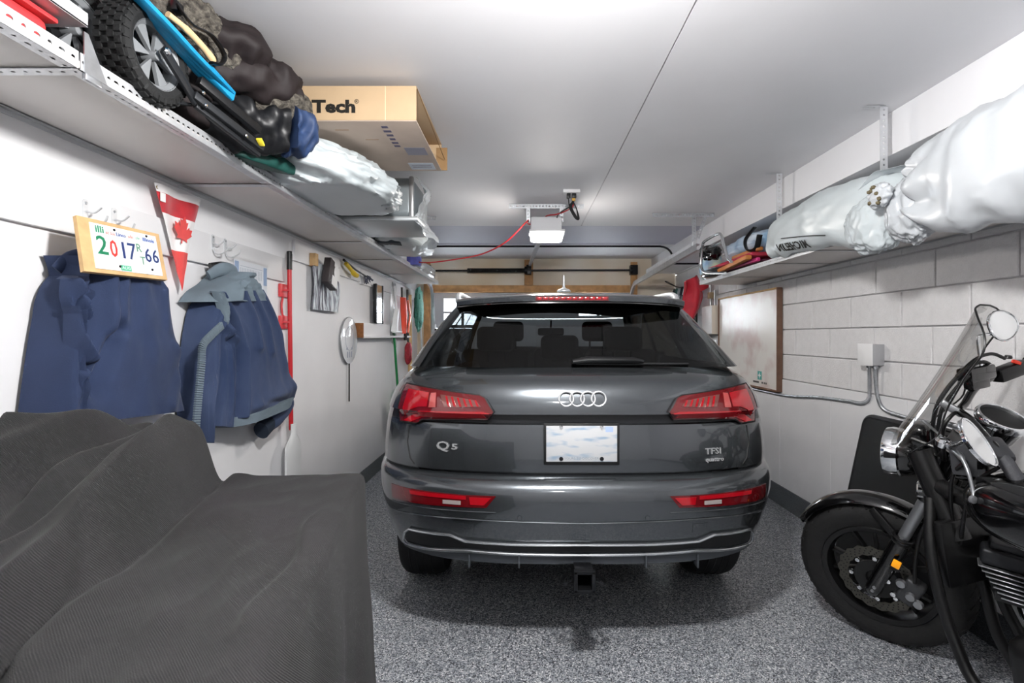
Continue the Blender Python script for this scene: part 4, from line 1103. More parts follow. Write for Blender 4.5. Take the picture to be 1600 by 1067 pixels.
# ------------------------------------------------------------------ pennant flag
fl = thing('pennant_flag', (-1.48, 2.15, 1.57), 'red and white maple leaf pennant pinned beside the wooden shelf edge', 'flag')
mat('flag_red', '#b8252f', .55, var=.12, vscale=25, sheen=.3); mat('flag_white', '#eceaea', .6, var=.03, sheen=.2); mat('flag_red_light', '#d94a48', .55, var=.08, vscale=25)
FA, FB, FT = Vector((-1.47, 2.01, 1.985)), Vector((-1.465, 2.290, 1.990)), Vector((-1.475, 2.185, 1.572))
def flag_part(t0, t1, nm, m, off=0., s0=0., s1=1.):
    def f(s, t):
        tt = t0+(t1-t0)*t; ss = s0+(s1-s0)*s
        L = FA+(FT-FA)*tt; Rr = FB+(FT-FB)*tt; q = L+(Rr-L)*ss
        q.x += off+.010*math.sin(ss*9+tt*3)*(1-tt)+.006*nz(q.y, q.z, 3, 14)+.010
        return q
    mb = MB(); mb.grid(f, 22, 22); mb.build(nm, m, fl, solid=.0012, sharp=80)
flag_part(.0, .075, 'hem_band', 'flag_white', .001); flag_part(.07, .26, 'red_band', 'flag_red'); flag_part(.26, .60, 'white_field', 'flag_white'); flag_part(.60, .995, 'red_tip', 'flag_red_light')
for q in (FA+(FB-FA)*.06, FA+(FB-FA)*.93):
    MB().torus(.006, .002, axisM(q+Vector((.016, 0, -.016)), (1, 0, 0)), 14, 6).build('grommet', mat('brass', '#8a7648', .35, .8), fl)
MB().box((-1.447, 2.048, 1.935), (.002, .028, .035)).build('maker_tag', 'flag_white', fl, smooth=False)
half_leaf = [(0, -.35), (.025, -.35), (.02, -.18), (.30, -.23), (.26, -.13), (.52, .08), (.46, .12), (.50, .28), (.34, .25), (.31, .32), (.17, .17), (.23, .47), (.13, .42), (0, .62)]
leaf = [(x, y) for x, y in half_leaf]+[(-x, y) for x, y in half_leaf[::-1][1:-1]]
lc = FA+(FT-FA)*.42+((FB+(FT-FB)*.42)-(FA+(FT-FA)*.42))*.52
MB().prism([(x*.11, y*.125) for x, y in leaf], .0015, frame(lc+Vector((.022, .0, .0)), (0, .98, -.18), (0, .18, .98))).build('maple_leaf', 'flag_red_light', fl, smooth=False)

# ------------------------------------------------------------------ small number plate in a clear sleeve
np_ = thing('number_plate', (-1.475, 2.76, 1.62), 'small pale blue and white number plate behind the striped jacket', 'number plate')
M = frame((-1.478, 2.60, 1.615), (0, 1, 0), (0, 0, 1))
MB().prism([(0, 0), (.33, 0), (.33, .158), (0, .158)], .003, M).build('plate', mat('plate_pale', '#e6eaf0', .25), np_, smooth=False)
for a in (.004, .29): MB().prism([(a, .05), (a+.036, .05), (a+.036, .15), (a, .15)], .001, M @ Matrix.Translation((0, 0, .003))).build('blue_end_band', mat('plate_blue', '#8fa6c8', .4), np_, smooth=False)
m_ = MB()
random.seed(3)
for k in range(14): m_.prism([(0, 0), (.004, 0), (.004, .05), (0, .05)], .0008, M @ Matrix.Translation((.055+k*.016, .072, .003)))
m_.prism([(0, 0), (.22, 0), (.22, .003), (0, .003)], .0008, M @ Matrix.Translation((.055, .13, .003)))
tag(m_.build('embossed_characters', mat('ink_grey', '#a9b2bf', .4), np_, smooth=False), kind='stuff')
MB().prism([(-.01, -.03), (.345, -.03), (.345, .175), (-.01, .175)], .001, M @ Matrix.Translation((0, 0, .006))).build('clear_sleeve', mat('clear_film', '#ffffff', .05, trans=1., ior=1.05, alpha=.25), np_, smooth=False)

# ------------------------------------------------------------------ red-handled paddle and its wall clips
pd = thing('snow_paddle', (-1.45, 3.165, .38), 'red pole with black grip and white plastic blade standing against the wall', 'shovel')
MB().tube([(-1.445, 3.165, .80), (-1.455, 3.165, 1.80)], .0135, 14).build('pole', mat('pole_red', '#c4272f', .35), pd)
MB().tube([(-1.455, 3.165, 1.79), (-1.455, 3.165, 1.90), (-1.455, 3.165, 1.905)], [.0165, .0165, .012], 14).build('grip', 'black_plastic', pd)
MB().tube([(-1.435, 3.165, 1.893), (-1.436, 3.165, 1.893)], .008, 10).build('hanging_hole', 'white_paint', pd)
mat('white_plastic', '#e8eaeb', .35)
def blade(s, t):
    z = .84-.46*t
    w_ = .022+.075*sstep(.10, .32, t)*(1-.25*sstep(.80, 1.0, t)); 
    y = 3.165+(s*2-1)*w_
    return (-1.438+.012*(1-(s*2-1)**2)*(1-.6*sstep(.3, .6, t))+.02*sstep(.5, 1, t)*0, y, z)
mb = MB(); mb.grid(blade, 14, 30); mb.build('blade', 'white_plastic', pd, solid=.012)
cl = thing('tool_clip_rail', (XL+.02, 3.16, 1.43), 'red tool clips on a wall strip gripping the red pole', 'clip')
mat('clip_red', '#d4474b', .4)
for z in (1.66, 1.465): MB().box((XL+.010, 3.175, z), (.018, .13, .08), bevel=.004).tube(catmull([(XL+.02, 3.13, z), (XL+.045, 3.14, z), (XL+.05, 3.148, z)], 4), .006, 6).build('clip', 'clip_red', cl)
MB().tube(catmull([(XL+.012, 3.15, 1.62), (XL+.014, 3.13, 1.57), (XL+.014, 3.14, 1.51), (XL+.012, 3.16, 1.50)], 6), .010, 8, flat=.5).build('strip', 'clip_red', cl)

# ------------------------------------------------------------------ canvas print, block, small carton
def streak_mat():
    m = bpy.data.materials.new('streaked_print'); m.use_nodes = True; nt = m.node_tree; L = nt.links; b = nt.nodes['Principled BSDF']
    tc = nt.nodes.new('ShaderNodeTexCoord'); mp = nt.nodes.new('ShaderNodeMapping'); mp.inputs['Scale'].default_value = (10, 17, 5); mp.inputs['Rotation'].default_value = (.5, 0, 0); L.new(tc.outputs['Object'], mp.inputs[0])
    n = nt.nodes.new('ShaderNodeTexNoise'); n.inputs['Scale'].default_value = 1.0; n.inputs['Detail'].default_value = 3; n.inputs['Distortion'].default_value = 1.4; L.new(mp.outputs[0], n.inputs['Vector'])
    cr = nt.nodes.new('ShaderNodeValToRGB'); e = cr.color_ramp; e.elements[0].position = .36; e.elements[0].color = lin('#3d3d46'); e.elements[1].position = .62; e.elements[1].color = lin('#e6eaee')
    x = e.elements.new(.46); x.color = lin('#8f909c'); x = e.elements.new(.54); x.color = lin('#c6d2d8')
    L.new(n.outputs['Fac'], cr.inputs[0]); L.new(cr.outputs[0], b.inputs['Base Color']); b.inputs['Roughness'].default_value = .7
    return m
pr = MB()
def pf_(s, t): return (XL+.035+.008*math.sin(s*7+t*4)+.004*nz(s*4, t*4, 0), 3.53+.50*s+.02*sstep(0, 1, 1-t)*0, 1.88-.315*t+(.05*s*(1-s)*4-.09*s)*(1-t))
pr.grid(pf_, 24, 24)
tag(pr.build('hanging_cloth', streak_mat(), solid=.004, sharp=80), 'grey and white streaked cloth hanging from a wooden block', 'cloth')
wbk = MB().box((XL+.03, 3.55, 1.91), (.06, .05, .085), bevel=.003); tag(wbk.build('wood_block', 'pale_wood'), 'short raw wood block above the streaked cloth', 'block')
ct = thing('small_carton', (XL+.07, 3.72, 1.76), 'small black and white carton tilted over the streaked cloth', 'carton')
cm = Matrix.Translation((XL+.085, 3.73, 1.83)) @ Matrix.Rotation(R(-18), 4, 'X')
MB().box(None, (.05, .17, .19), bevel=.004, M=cm).build('carton_body', mat('carton_dark', '#3a3436', .5), ct)
MB().box(None, (.002, .10, .07), M=cm @ Matrix.Translation((.026, .025, -.05))).build('white_label', 'white_paint', ct, smooth=False)
MB().lathe([(0, 0), (.055, 0), (.055, .002), (0, .002)], cm @ Matrix.Translation((.0255, .05, .03)) @ Matrix.Rotation(R(90), 4, 'Y'), 24).build('round_label', 'white_paint', ct, smooth=False)
MB().box(None, (.002, .08, .03), M=cm @ Matrix.Translation((.026, .03, .075))).build('white_label', 'white_paint', ct, smooth=False)

# ------------------------------------------------------------------ ice scraper
sc_ = thing('ice_scraper', (XL+.05, 4.4, 1.90), 'yellow and black ice scraper with brush on the wall under the shelf', 'scraper')
MB().tube([(XL+.05, 4.10, 1.99), (XL+.06, 4.35, 1.945), (XL+.06, 4.66, 1.92)], [.010, .008, .007], 10).build('handle', 'black_plastic', sc_)
MB().tube(catmull([(XL+.06, 4.12, 1.965), (XL+.07, 4.2, 1.93), (XL+.07, 4.30, 1.90), (XL+.07, 4.36, 1.895)], 5), [.016]*8+[.022]*4+[.02]*4, 10).build('foam_grip', mat('yellow_foam', '#d9b92c', .6, var=.1), sc_)
m_ = MB()
for k in range(20): m_.bar((XL+.055+random.uniform(-.01, .02), 4.60+k*.008, 1.93), (XL+.055+random.uniform(-.015, .03), 4.64+k*.009, 1.85+.003*k), .006, .006)
tag(m_.build('bristles', mat('bristle_slate', '#4a4d5c', .8), sc_, smooth=False), kind='stuff')

# ------------------------------------------------------------------ round sign on a stake
rsn = thing('round_sign', (XL+.02, 4.31, .82), 'round white printed disc on a thin dark stake leaning on the wall', 'sign')
MB().lathe([(0, -.003), (.190, -.003), (.196, 0), (.190, .003), (0, .003)], axisM((XL+.022, 4.31, 1.345), (1, 0, 0)), 48).build('disc', mat('disc_white', '#e3e6ea', .15, coat=.6), rsn)
MB().torus(.194, .004, axisM((XL+.022, 4.31, 1.345), (1, 0, 0)), 48, 8).build('rim', 'galv', rsn)
MB().tube([(XL+.022, 4.31, 1.15), (XL+.02, 4.315, .83)], .006, 8).build('stake', 'dark_steel', rsn)
m_ = MB()
for (a, b, c, d) in ((-.05, -.12, .02, .05), (0, -.12, .02, .05), (.05, -.12, .02, .05), (-.06, -.07, .03, .02), (.06, -.07, .03, .02)):
    m_.box((XL+.0262, 4.31+a, 1.345+b), (.0015, c, d))
m_.torus(.10, .002, axisM((XL+.0255, 4.31, 1.36), (1, 0, 0)), 40, 5)
tag(m_.build('printed_emblem', mat('ink_slate', '#8c93a3', .5), rsn, smooth=False), kind='stuff')

# ------------------------------------------------------------------ wooden ledge and the tools around it
ld_ = thing('wall_ledge', (XL+.04, 5.5, 1.36), 'white painted wooden ledge with raw end grain below the hung dustpans', 'ledge')
MB().box((XL+.022, 5.45, 1.43), (.042, 1.84, .14), bevel=.003).build('ledge_board', 'wall_white', ld_)
MB().box((XL+.045, 5.45, 1.372), (.07, 1.84, .022), bevel=.003).build('ledge_lip', 'wall_white', ld_)
MB().box((XL+.04, 4.52, 1.43), (.07, .02, .13), bevel=.002).build('end_grain', mat('end_grain', '#8a5a33', .8, var=.2, vscale=40), ld_)
fm = thing('wall_mirror', (XL+.04, 5.08, 1.50), 'narrow black framed mirror standing on the wooden ledge', 'mirror')
MB().box((XL+.05, 5.06, 1.695), (.02, .26, .38), bevel=.003).build('mirror_back', 'dark_steel', fm)
MB().box((XL+.0625, 5.06, 1.695), (.004, .16, .37)).build('mirror_glass', mat('mirror_glass', '#e8eaec', .08, .9), fm, smooth=False)
for y in (4.95, 5.17): MB().box((XL+.063, y, 1.695), (.012, .035, .385), bevel=.003).build('frame_stile', 'black_plastic', fm)
dp = thing('dustpan', (XL+.06, 5.62, 1.42), 'white dustpan with wire loops hanging above the ledge', 'dustpan')
mb = MB(); mb.grid(lambda s, t: (XL+.09+.03*math.sin(pi*s)-.02*t, 5.62+(s-.5)*(.14+.14*t), 1.68-.25*t), 12, 10); mb.build('pan', 'white_plastic', dp, solid=.006)
MB().box((XL+.10, 5.62, 1.425), (.05, .27, .02), bevel=.005).build('pan_lip', 'white_plastic', dp)
MB().tube([(XL+.09, 5.62, 1.67), (XL+.07, 5.62, 1.93)], .014, 10).build('pan_handle', 'white_plastic', dp)
wl_ = MB()
for k in range(4): wl_.tube(catmull([(XL+.05+.01*k, 5.52+.03*k, 1.45), (XL+.06, 5.50+.03*k, 1.75), (XL+.06, 5.56+.03*k, 1.96), (XL+.06, 5.64+.03*k, 1.90), (XL+.05, 5.66+.02*k, 1.60), (XL+.05, 5.60+.06*k, 1.32-.02*k), (XL+.05, 5.55+.02*k, 1.36)], 8, True), .0035, 6, True)
tag(wl_.build('wire_coil', 'galv'), 'loose loops of grey wire hanging around the white dustpan', 'wire')
orr = thing('plastic_scoop', (XL+.08, 6.05, 1.35), 'orange red plastic scoop hanging right of the white dustpan', 'scoop')
mat('orange_red', '#e0492f', .4, var=.08)
mb = MB(); mb.grid(lambda s, t: (XL+.06+.05*math.sin(pi*s), 6.0+(s-.5)*.20*math.sin(pi*min(1, .25+.75*t))+.12*math.sin(pi*t)*.5, 1.83-.42*t), 12, 16); mb.build('scoop', 'orange_red', orr, solid=.008)
MB().tube([(XL+.06, 6.0, 1.80), (XL+.06, 5.99, 1.95)], .012, 8).build('scoop_handle', 'black_plastic', orr)
MB().tube([(XL+.09, 6.05, 1.42), (XL+.09, 6.05, 1.33)], .02, 10).build('grip', 'black_plastic', orr)
MB().bar((XL+.12, 6.05, 1.80), (XL+.12, 6.17, 1.62), .02, .03, bevel=.004).bar((XL+.12, 6.17, 1.62), (XL+.12, 6.05, 1.42), .02, .03, bevel=.004).build('rim_bar', mat('orange_pale', '#ef8468', .4), orr)
nt_ = thing('landing_net', (XL+.10, 6.6, 1.05), 'green mesh landing net on a pale pole by the door post', 'net')
blob(MB(), (XL+.13, 6.62, 1.72), (.05, .16, .26), p=2, amp=.2, sc=6, ramp=.12, nu=28, nv=20).build('net_bag', mat('net_green', '#3f7f70', .8, var=.3, vscale=60), nt_)
MB().tube([(XL+.14, 6.62, 1.95), (XL+.14, 6.68, 1.50), (XL+.15, 6.76, 1.08)], .012, 8).build('net_pole', 'galv_light', nt_)
bk = thing('handled_brush', (XL+.05, 6.3, .9), 'black handled stick with a worn red brush near the door post', 'brush')
MB().tube([(XL+.06, 6.28, 1.95), (XL+.06, 6.33, 1.05)], .014, 8).build('stick', 'black_plastic', bk)
blob(MB(), (XL+.08, 6.24, 1.17), (.04, .06, .13), p=3, amp=.15, nu=20, nv=14).build('brush_head', mat('brush_red', '#8c1f2c', .8, var=.3, vscale=60), bk)
ws = MB().bar((XL+.05, 6.48, .62), (XL+.05, 6.44, 1.90), .05, .03, up=(0, 1, 0), bevel=.003); tag(ws.build('lumber_stick', 'pale_wood'), 'narrow raw wood slat leaning between the brush and the net', 'slat')
gb = thing('broom', (XL+.06, 5.75, .50), 'green handled broom with green bristles hanging head down on the wall', 'broom')
MB().tube([(XL+.06, 5.62, 1.45), (XL+.07, 5.76, .80)], .0135, 10).build('handle', mat('broom_green', '#1d7a43', .4), gb)
MB().box((XL+.075, 5.77, .775), (.05, .20, .06), bevel=.015, seg=3).build('broom_head', 'white_plastic', gb)
m_ = MB()
for k in range(40):
    y = 5.68+.18*(k/39); m_.bar((XL+.06+random.uniform(-.015, .03), y, .76), (XL+.07+random.uniform(-.03, .05), 5.77+(y-5.77)*1.35, .52+random.uniform(-.02, .02)), .008, .008)
tag(m_.build('bristles', mat('bristle_green', '#2fa35a', .7), gb, smooth=False), kind='stuff')
# ------------------------------------------------------------------ things on the left shelf
ST = SLZ+.021
mat('tyre_black', '#131415', .8, bump=.3, bscale=60); mat('rim_grey', '#7d8083', .45, var=.05)
mat('wagon_grey', '#2a2c2f', .45, .4); mat('wagon_blue', '#1d8fc0', .45, var=.15, vscale=20)
wg = thing('folding_wagon', (-1.12, 1.7, ST), 'folded blue wagon with knobbly black wheels lying on the left shelf', 'wagon')
def cart_wheel(c, r, wd, nm):
    T = axisM(c, (1, 0, 0), (0, 0, 1)); h = wd/2
    m_ = MB(); m_.lathe([(r*.66, -h*.8), (r*.80, -h), (r*.93, -h*.92), (r*.98, -h*.6), (r*.985, h*.6), (r*.93, h*.92), (r*.80, h), (r*.66, h*.8)], T, 44, close=True)
    nb = 30
    for k in range(nb):
        for q, (zz, da) in enumerate(((-h*.62, 0), (-h*.2, .5), (h*.2, 0), (h*.62, .5))):
            a = 2*pi*(k+da)/nb; d = T.to_3x3() @ Vector((math.cos(a), math.sin(a), 0))
            m_.box(None, (wd*.2, r*.13, r*.035), M=frame(T @ Vector((math.cos(a)*r*.995, math.sin(a)*r*.995, zz)), (1, 0, 0), (T.to_3x3() @ Vector((-math.sin(a), math.cos(a), 0)))))
        a = 2*pi*k/nb
        m_.bar(T @ Vector((math.cos(a)*r*.84, math.sin(a)*r*.84, h*.98)), T @ Vector((math.cos(a)*r*.96, math.sin(a)*r*.96, h*.86)), .006, .006)
    t = m_.build('wheel', 'tyre_black', wg, sharp=35)
    m_ = MB(); m_.lathe([(r*.58, h*.55), (r*.68, h*.85), (r*.66, -h*.8), (r*.56, -h*.5)], T, 40, close=True)
    m_.lathe([(0, h*.9), (r*.09, h*.85), (r*.11, h*.2), (r*.10, -h*.3), (0, -h*.3)], T, 20)
    for k in range(6):
        a = 2*pi*k/6+.35; a2 = a+.50
        pts = [(r*.10*math.cos(a+.1), r*.10*math.sin(a+.1)), (r*.60*math.cos(a), r*.60*math.sin(a)), (r*.60*math.cos(a2), r*.60*math.sin(a2)), (r*.10*math.cos(a2-.1), r*.10*math.sin(a2-.1))]
        m_.prism(pts, h*.25, T @ Matrix.Translation((0, 0, h*.25)))
    m_.build('rim', 'rim_grey', t, sharp=30)
    MB().lathe([(0, -h*.2), (r*.6, -h*.2), (r*.6, -h*.1), (0, -h*.1)], T, 30).build('wheel_back', 'black_plastic', t)
cart_wheel((-1.105, 1.49, ST+.139), .138, .088, 'wheel'); cart_wheel((-1.225, 1.365, ST+.139), .138, .088, 'wheel')
hub = Vector((-1.05, 1.49, ST+.139))
def pY(px, py, x): return PX(px, py, x)
MB().bar(hub+Vector((.006, -.012, .015)), pY(306, 160, -1.045), .012, .032, up=(0, 0, 1), bevel=.003).build('fork_bracket', 'wagon_grey', wg)
MB().lathe([(0, .006), (.008, .005), (.011, 0)], axisM(hub+Vector((.014, -.005, .01)), (1, 0, 0)), 12).build('axle_bolt', 'chrome', wg)
a_ = pY(302, 148, -1.04); b_ = pY(410, 232, -.955)
MB().bar(a_, b_, .02, .026, bevel=.004).build('frame_bar', 'wagon_grey', wg)
MB().bar(pY(305, 165, -1.05), pY(405, 243, -.97), .016, .014, bevel=.003).build('frame_bar', 'wagon_grey', wg)
MB().bar(pY(310, 125, -1.045), pY(405, 205, -.965), .025, .03, bevel=.004).build('frame_bar', 'black_plastic', wg)
MB().bar(pY(260, 158, -1.08), pY(300, 164, -1.07), .016, .010, bevel=.003).build('frame_bar', 'wagon_grey', wg)
for (px, py) in ((318, 145), (322, 165), (385, 212)): MB().lathe([(0, .005), (.005, .004), (.007, 0)], axisM(pY(px, py, -1.02+.055*(px-318)/67), (1, 0, 0)), 10).build('rivet', 'chrome', wg)
MB().box(pY(407, 222, -.945), (.02, .03, .008), rot=(R(-35), 0, 0), bevel=.002).build('reflector_tag', mat('tag_yellow', '#e6d23a', .5), wg)
bl_ = MB()
for q in range(4):
    off = -.012*q
    bl_.tube(catmull([PX(185+4*q, -38+7*q, -1.05+off), PX(262+2*q, 40+8*q, -1.025+off), PX(310+2*q, 92+9*q, -1.01+off), PX(364-q, 146+5*q, -1.0+off)], 6), [.016, .017]+[.016]*15+[.012, .008], 8, flat=.55)
bl_.build('folded_canvas', 'wagon_blue', wg)
MB().bar(pY(318, 104, -1.03), pY(362, 152, -1.01), .03, .04, bevel=.006).build('canvas_end', 'wagon_blue', wg)
# wooden handle, red pouch with strap
wh = MB().tube(catmull([PX(262, 22, -1.03), PX(290, 45, -1.02), PX(318, 75, -1.015), PX(334, 96, -1.01)], 6), [.009]*6+[.011]*8+[.012]*4+[.009], 12)
tag(wh.build('curved_cane', mat('handle_wood', '#dcb98c', .5, var=.08)), 'pale curved wooden cane lying on the blue wagon', 'cane')
rp = thing('red_pouch', PX(270, 35, -1.06), 'red pouch with black buckle tucked beside the sheepskin coat', 'pouch')
blob(MB(), PX(270, 12, -1.10), (.05, .12, .055), p=3, amp=.15, nu=28, nv=18, zmax=2.45).build('pouch_body', mat('pouch_red', '#cf2136', .6, var=.1), rp)
MB().tube(catmull([PX(278, 8, -1.03), PX(300, 38, -1.0), PX(330, 55, -.99), PX(350, 85, -.985), PX(345, 100, -.99), PX(330, 98, -1.0)], 6), .012, 8, flat=.4).build('strap', 'black_plastic', rp)
MB().box(PX(277, 12, -1.04), (.02, .035, .03), bevel=.004).build('buckle', 'black_plastic', rp)

# sheepskin-lined brown coat
mat('coat_brown', '#1d1516', .7, var=.25, vscale=8); mat('sherpa', '#6b665d', .95, color2='#2e2a27', vscale=60, bump=1., bscale=110, detail=2)
ZT = 2.448
bc_ = thing('sheepskin_coat', (-1.1, 1.85, 2.12), 'dark brown coat with curly grey lining heaped against the ceiling', 'coat')
def roll(pts, rs, nm, m, par, **k):
    mb = MB(); cloth_tube(mb, pts, rs, **k)
    for v in mb.bm.verts: v.co.z = min(v.co.z, ZT)
    return mb.build(nm, m, par, sharp=75)
roll([(-1.18, 1.52, 2.37), (-1.10, 1.61, 2.39), (-1.04, 1.70, 2.385)], [.07, .085, .06], 'curly_lining', 'sherpa', bc_, seed=1, amp=.25, sc=30)
roll([(-1.16, 1.64, 2.35), (-1.06, 1.73, 2.37), (-.99, 1.80, 2.385), (-1.0, 1.87, 2.375)], [.06, .075, .075, .05], 'coat_sleeve', 'coat_brown', bc_, seed=2, amp=.38, sc=20)
roll([(-1.09, 1.68, 2.335), (-1.03, 1.77, 2.345), (-.975, 1.85, 2.36)], [.05, .06, .045], 'curly_lining', 'sherpa', bc_, seed=3, amp=.25, sc=30)
roll([(-1.10, 1.72, 2.30), (-1.0, 1.84, 2.315), (-.94, 1.95, 2.335), (-.92, 2.02, 2.33)], [.05, .065, .075, .055], 'coat_sleeve', 'coat_brown', bc_, seed=4, amp=.38, sc=20)
roll([(-1.02, 1.90, 2.26), (-.93, 1.99, 2.29), (-.90, 2.07, 2.29)], [.05, .065, .05], 'curly_lining', 'sherpa', bc_, seed=5, amp=.25, sc=30)
roll([(-1.30, 1.6, 2.22), (-1.2, 1.8, 2.26), (-1.12, 2.0, 2.28)], [.14, .15, .12], 'coat_body', 'coat_brown', bc_, seed=6, amp=.3, sc=16)
roll([(-.98, 2.04, 2.24), (-.92, 2.09, 2.27), (-.90, 2.12, 2.28)], [.05, .05, .03], 'coat_hem', 'coat_brown', bc_, seed=7, amp=.25, sc=14)
# leather jacket with blue lining, rolled up below it
lj = thing('leather_jacket', (-1.05, 1.95, 2.09), 'rolled black leather jacket showing blue lining at its end', 'jacket')
roll([(-1.26, 1.70, 2.17), (-1.16, 1.82, 2.185), (-1.06, 1.94, 2.19), (-.96, 2.03, 2.20)], [.08, .10, .105, .095], 'jacket_roll', mat('leather_black', '#131417', .45, var=.2, vscale=12), lj, seed=8, amp=.34, sc=20, fold=.04, ff=5)
roll([(-.94, 2.01, 2.19), (-.90, 2.065, 2.195), (-.875, 2.10, 2.195)], [.092, .082, .05], 'blue_lining', mat('lining_blue', '#263a5e', .6, var=.2, vscale=16), lj, seed=9, amp=.34, sc=24)
# green tarp
gt = MB(); cloth_tube(gt, [(-1.25, 1.75, 2.085), (-1.10, 1.95, 2.09), (-1.03, 2.08, 2.085), (-.98, 2.17, 2.085)], [.05, .055, .05, .02], .62, seed=11, amp=.3, sc=20)
for v in gt.bm.verts: v.co.z = max(v.co.z, ST+.001)
tag(gt.build('green_tarp', mat('tarp_green', '#12423c', .5, var=.25, vscale=14), sharp=75), 'dark green folded tarp under the rolled leather jacket', 'tarp')
# near end: steel channel and red tray
ch = MB().box((-1.135, .93, ST+.086), (.12, .66, .004)).box((-1.077, .93, ST+.10), (.004, .66, .034)).box((-1.193, .93, ST+.10), (.004, .66, .034)).prism([(0, 0), (.11, 0), (0, .10)], .004, frame((-1.19, 1.255, ST+.088), (1, 0, 0), (0, 0, 1)))
tag(ch.build('steel_channel', 'galv_light', smooth=False), 'white folded steel channel at the near end of the left shelf', 'channel')
rt = MB().box((-1.22, .86, ST+.034), (.20, .70, .066), bevel=.02, seg=3).box((-1.22, .86, ST+.072), (.22, .72, .012), bevel=.004)
tag(rt.build('red_tray', mat('tray_red', '#c8383c', .4)), 'red plastic tray on the shelf beside the wagon wheels', 'tray')

# long carton overhanging the shelf
mat('cardboard', '#b59c7c', .8, var=.06, vscale=6); mat('cardboard_in', '#93744f', .85, var=.08); mat('cardboard_pale', '#b3a396', .8, var=.05, vscale=9)
bx = thing('cardboard_box', (-.95, 2.45, 2.29), 'long open cardboard box lying over the white bag at the ceiling', 'box')
b0, b1, y0, y1, z0, z1 = -1.46, -.455, 2.15, 2.80, 2.285, 2.428
t_ = .006
MB().box(((b0+b1)/2, y0, (z0+z1)/2), (b1-b0, t_, z1-z0), bevel=.002).build('front_panel', 'cardboard', bx)
MB().box(((b0+b1)/2, y1, (z0+z1)/2), (b1-b0, t_, z1-z0), bevel=.002).build('rear_panel', 'cardboard', bx)
MB().box(((b0+b1)/2+.0, (y0+y1)/2, z0), (b1-b0, y1-y0, t_), bevel=.002).build('bottom_panel', 'cardboard_pale', bx)
MB().box(((b0+b1)/2, (y0+y1)/2, z1), (b1-b0, y1-y0, t_), bevel=.002).build('top_panel', 'cardboard', bx)
MB().box((b1-.30, (y0+y1)/2, (z0+z1)/2), (t_, y1-y0-.02, z1-z0-.01)).build('inner_panel', 'cardboard_in', bx, smooth=False)
MB().bar((b1, (y0+.01), z1-.004), (b1+.02, y1-.02, z1-.09), .004, .001).box((b1+.001, y1-.002, (z0+z1)/2-.01), (.06, .005, z1-z0-.02)).build('end_flap', 'cardboard_in', bx)
text_mb('Tech', .072, frame((-.800, y0-.0038, 2.340), (1, 0, .0), (0, 0, 1)), .0004, 1.25, bold=.0032).build('printed_name', mat('ink_black', '#17140f', .6), bx, smooth=False)
text_mb('®', .026, frame((-.705, y0-.0038, 2.362), (1, 0, 0), (0, 0, 1)), .0003, 1.1).build('printed_mark', 'ink_black', bx, smooth=False)
MB().box((-.585, y0-.0035, (z0+z1)/2), (.003, .001, z1-z0)).build('tape_seam', mat('tape', '#ddc9a6', .3), bx, smooth=False)
MB().box((-.545, 2.72, z0-.0035), (.13, .10, .001)).build('shipping_label', mat('label_pale', '#cfd6df', .5), bx, smooth=False)
m_ = MB()
for k in range(2): m_.box((-.545, 2.70+.03*k, z0-.0045), (.10, .008, .0006))
m_.box((-.53, 2.50, z0-.0036), (.10, .10, .0004)); tag(m_.build('printed_lines', mat('ink_pale', '#9b9aa8', .6), bx, smooth=False), kind='stuff')
m_ = MB()
for k, (a, b) in enumerate(((2.21, .028), (2.255, .034), (2.30, .03), (2.345, .026), (2.39, .03), (2.43, .028))): m_.box((-.605, a, z0-.0036), (b, .022, .0006))
tag(m_.build('printed_name', mat('ink_violet', '#6a6580', .6), bx, smooth=False), kind='stuff')
for (x, y) in ((-.70, 2.35), (-.80, 2.24)): MB().box((x, y, z0-.0036), (.06, .004, .0008)).build('staple_slot', 'cardboard_in', bx, smooth=False)

# plastic bag
mat('bag_white', '#c3cbce', .35, var=.05, vscale=5, spec=.6); mat('bag_clear', '#e8edf0', .12, trans=.55, ior=1.1, spec=.7)
wb_ = MB(); blob(wb_, (-1.02, 2.56, 2.165), (.34, .42, .125), M=Matrix.Rotation(R(8), 3, 'Y') @ Matrix.Rotation(R(-12), 3, 'Z'), p=2.3, amp=.10, sc=4, ramp=.10, rsc=8, stretch=(.7, 1.5, .7), zmin=ST+.002, zmax=2.278, seed=2, nu=90, nv=60)
for v in wb_.bm.verts: v.co.x = max(v.co.x, -1.49)
tag(wb_.build('plastic_bag', 'bag_white', sharp=75), 'full translucent white plastic bag under the cardboard box', 'bag')

# grey hard case, dark bin, loose film
hc = thing('hard_case', (-1.05, 3.3, ST), 'grey ribbed hard case wrapped in clear film behind the white bag', 'case')
mat('case_grey', '#8b9397', .35, .3)
MB().box((-1.06, 3.33, ST+.165), (.78, .46, .25), bevel=.04, seg=4).build('case_shell', 'case_grey', hc)
MB().box((-1.06, 3.33, ST+.03), (.84, .52, .03), bevel=.01, seg=2).build('case_rim', mat('case_rim', '#c3c8cb', .3, .3), hc)
for k in range(3): MB().box((-.80, 3.098, ST+.12+.04*k), (.10, .012, .018), bevel=.005).build('case_rib', 'case_grey', hc)
MB().box((-.685, 3.10, ST+.16), (.03, .03, .26), bevel=.01).build('corner_rail', mat('rail_grey', '#a9aaac', .3, .5), hc)
fm_ = MB()
def film(s, t):
    x = -.655+.035*math.sin(t*6+s*4)+.03*nz(s*6, t*6, 0)+.05*t; y = 3.08+.62*s; z = ST+.28-.33*t+.02*nz(s*5, t*7, 4)-.02*math.sin(s*3)
    return (x-.12*s*sstep(.4, 1, s), y, max(z, ST+.004+.0*s) if x < SLX else z)
fm_.grid(film, 36, 36)
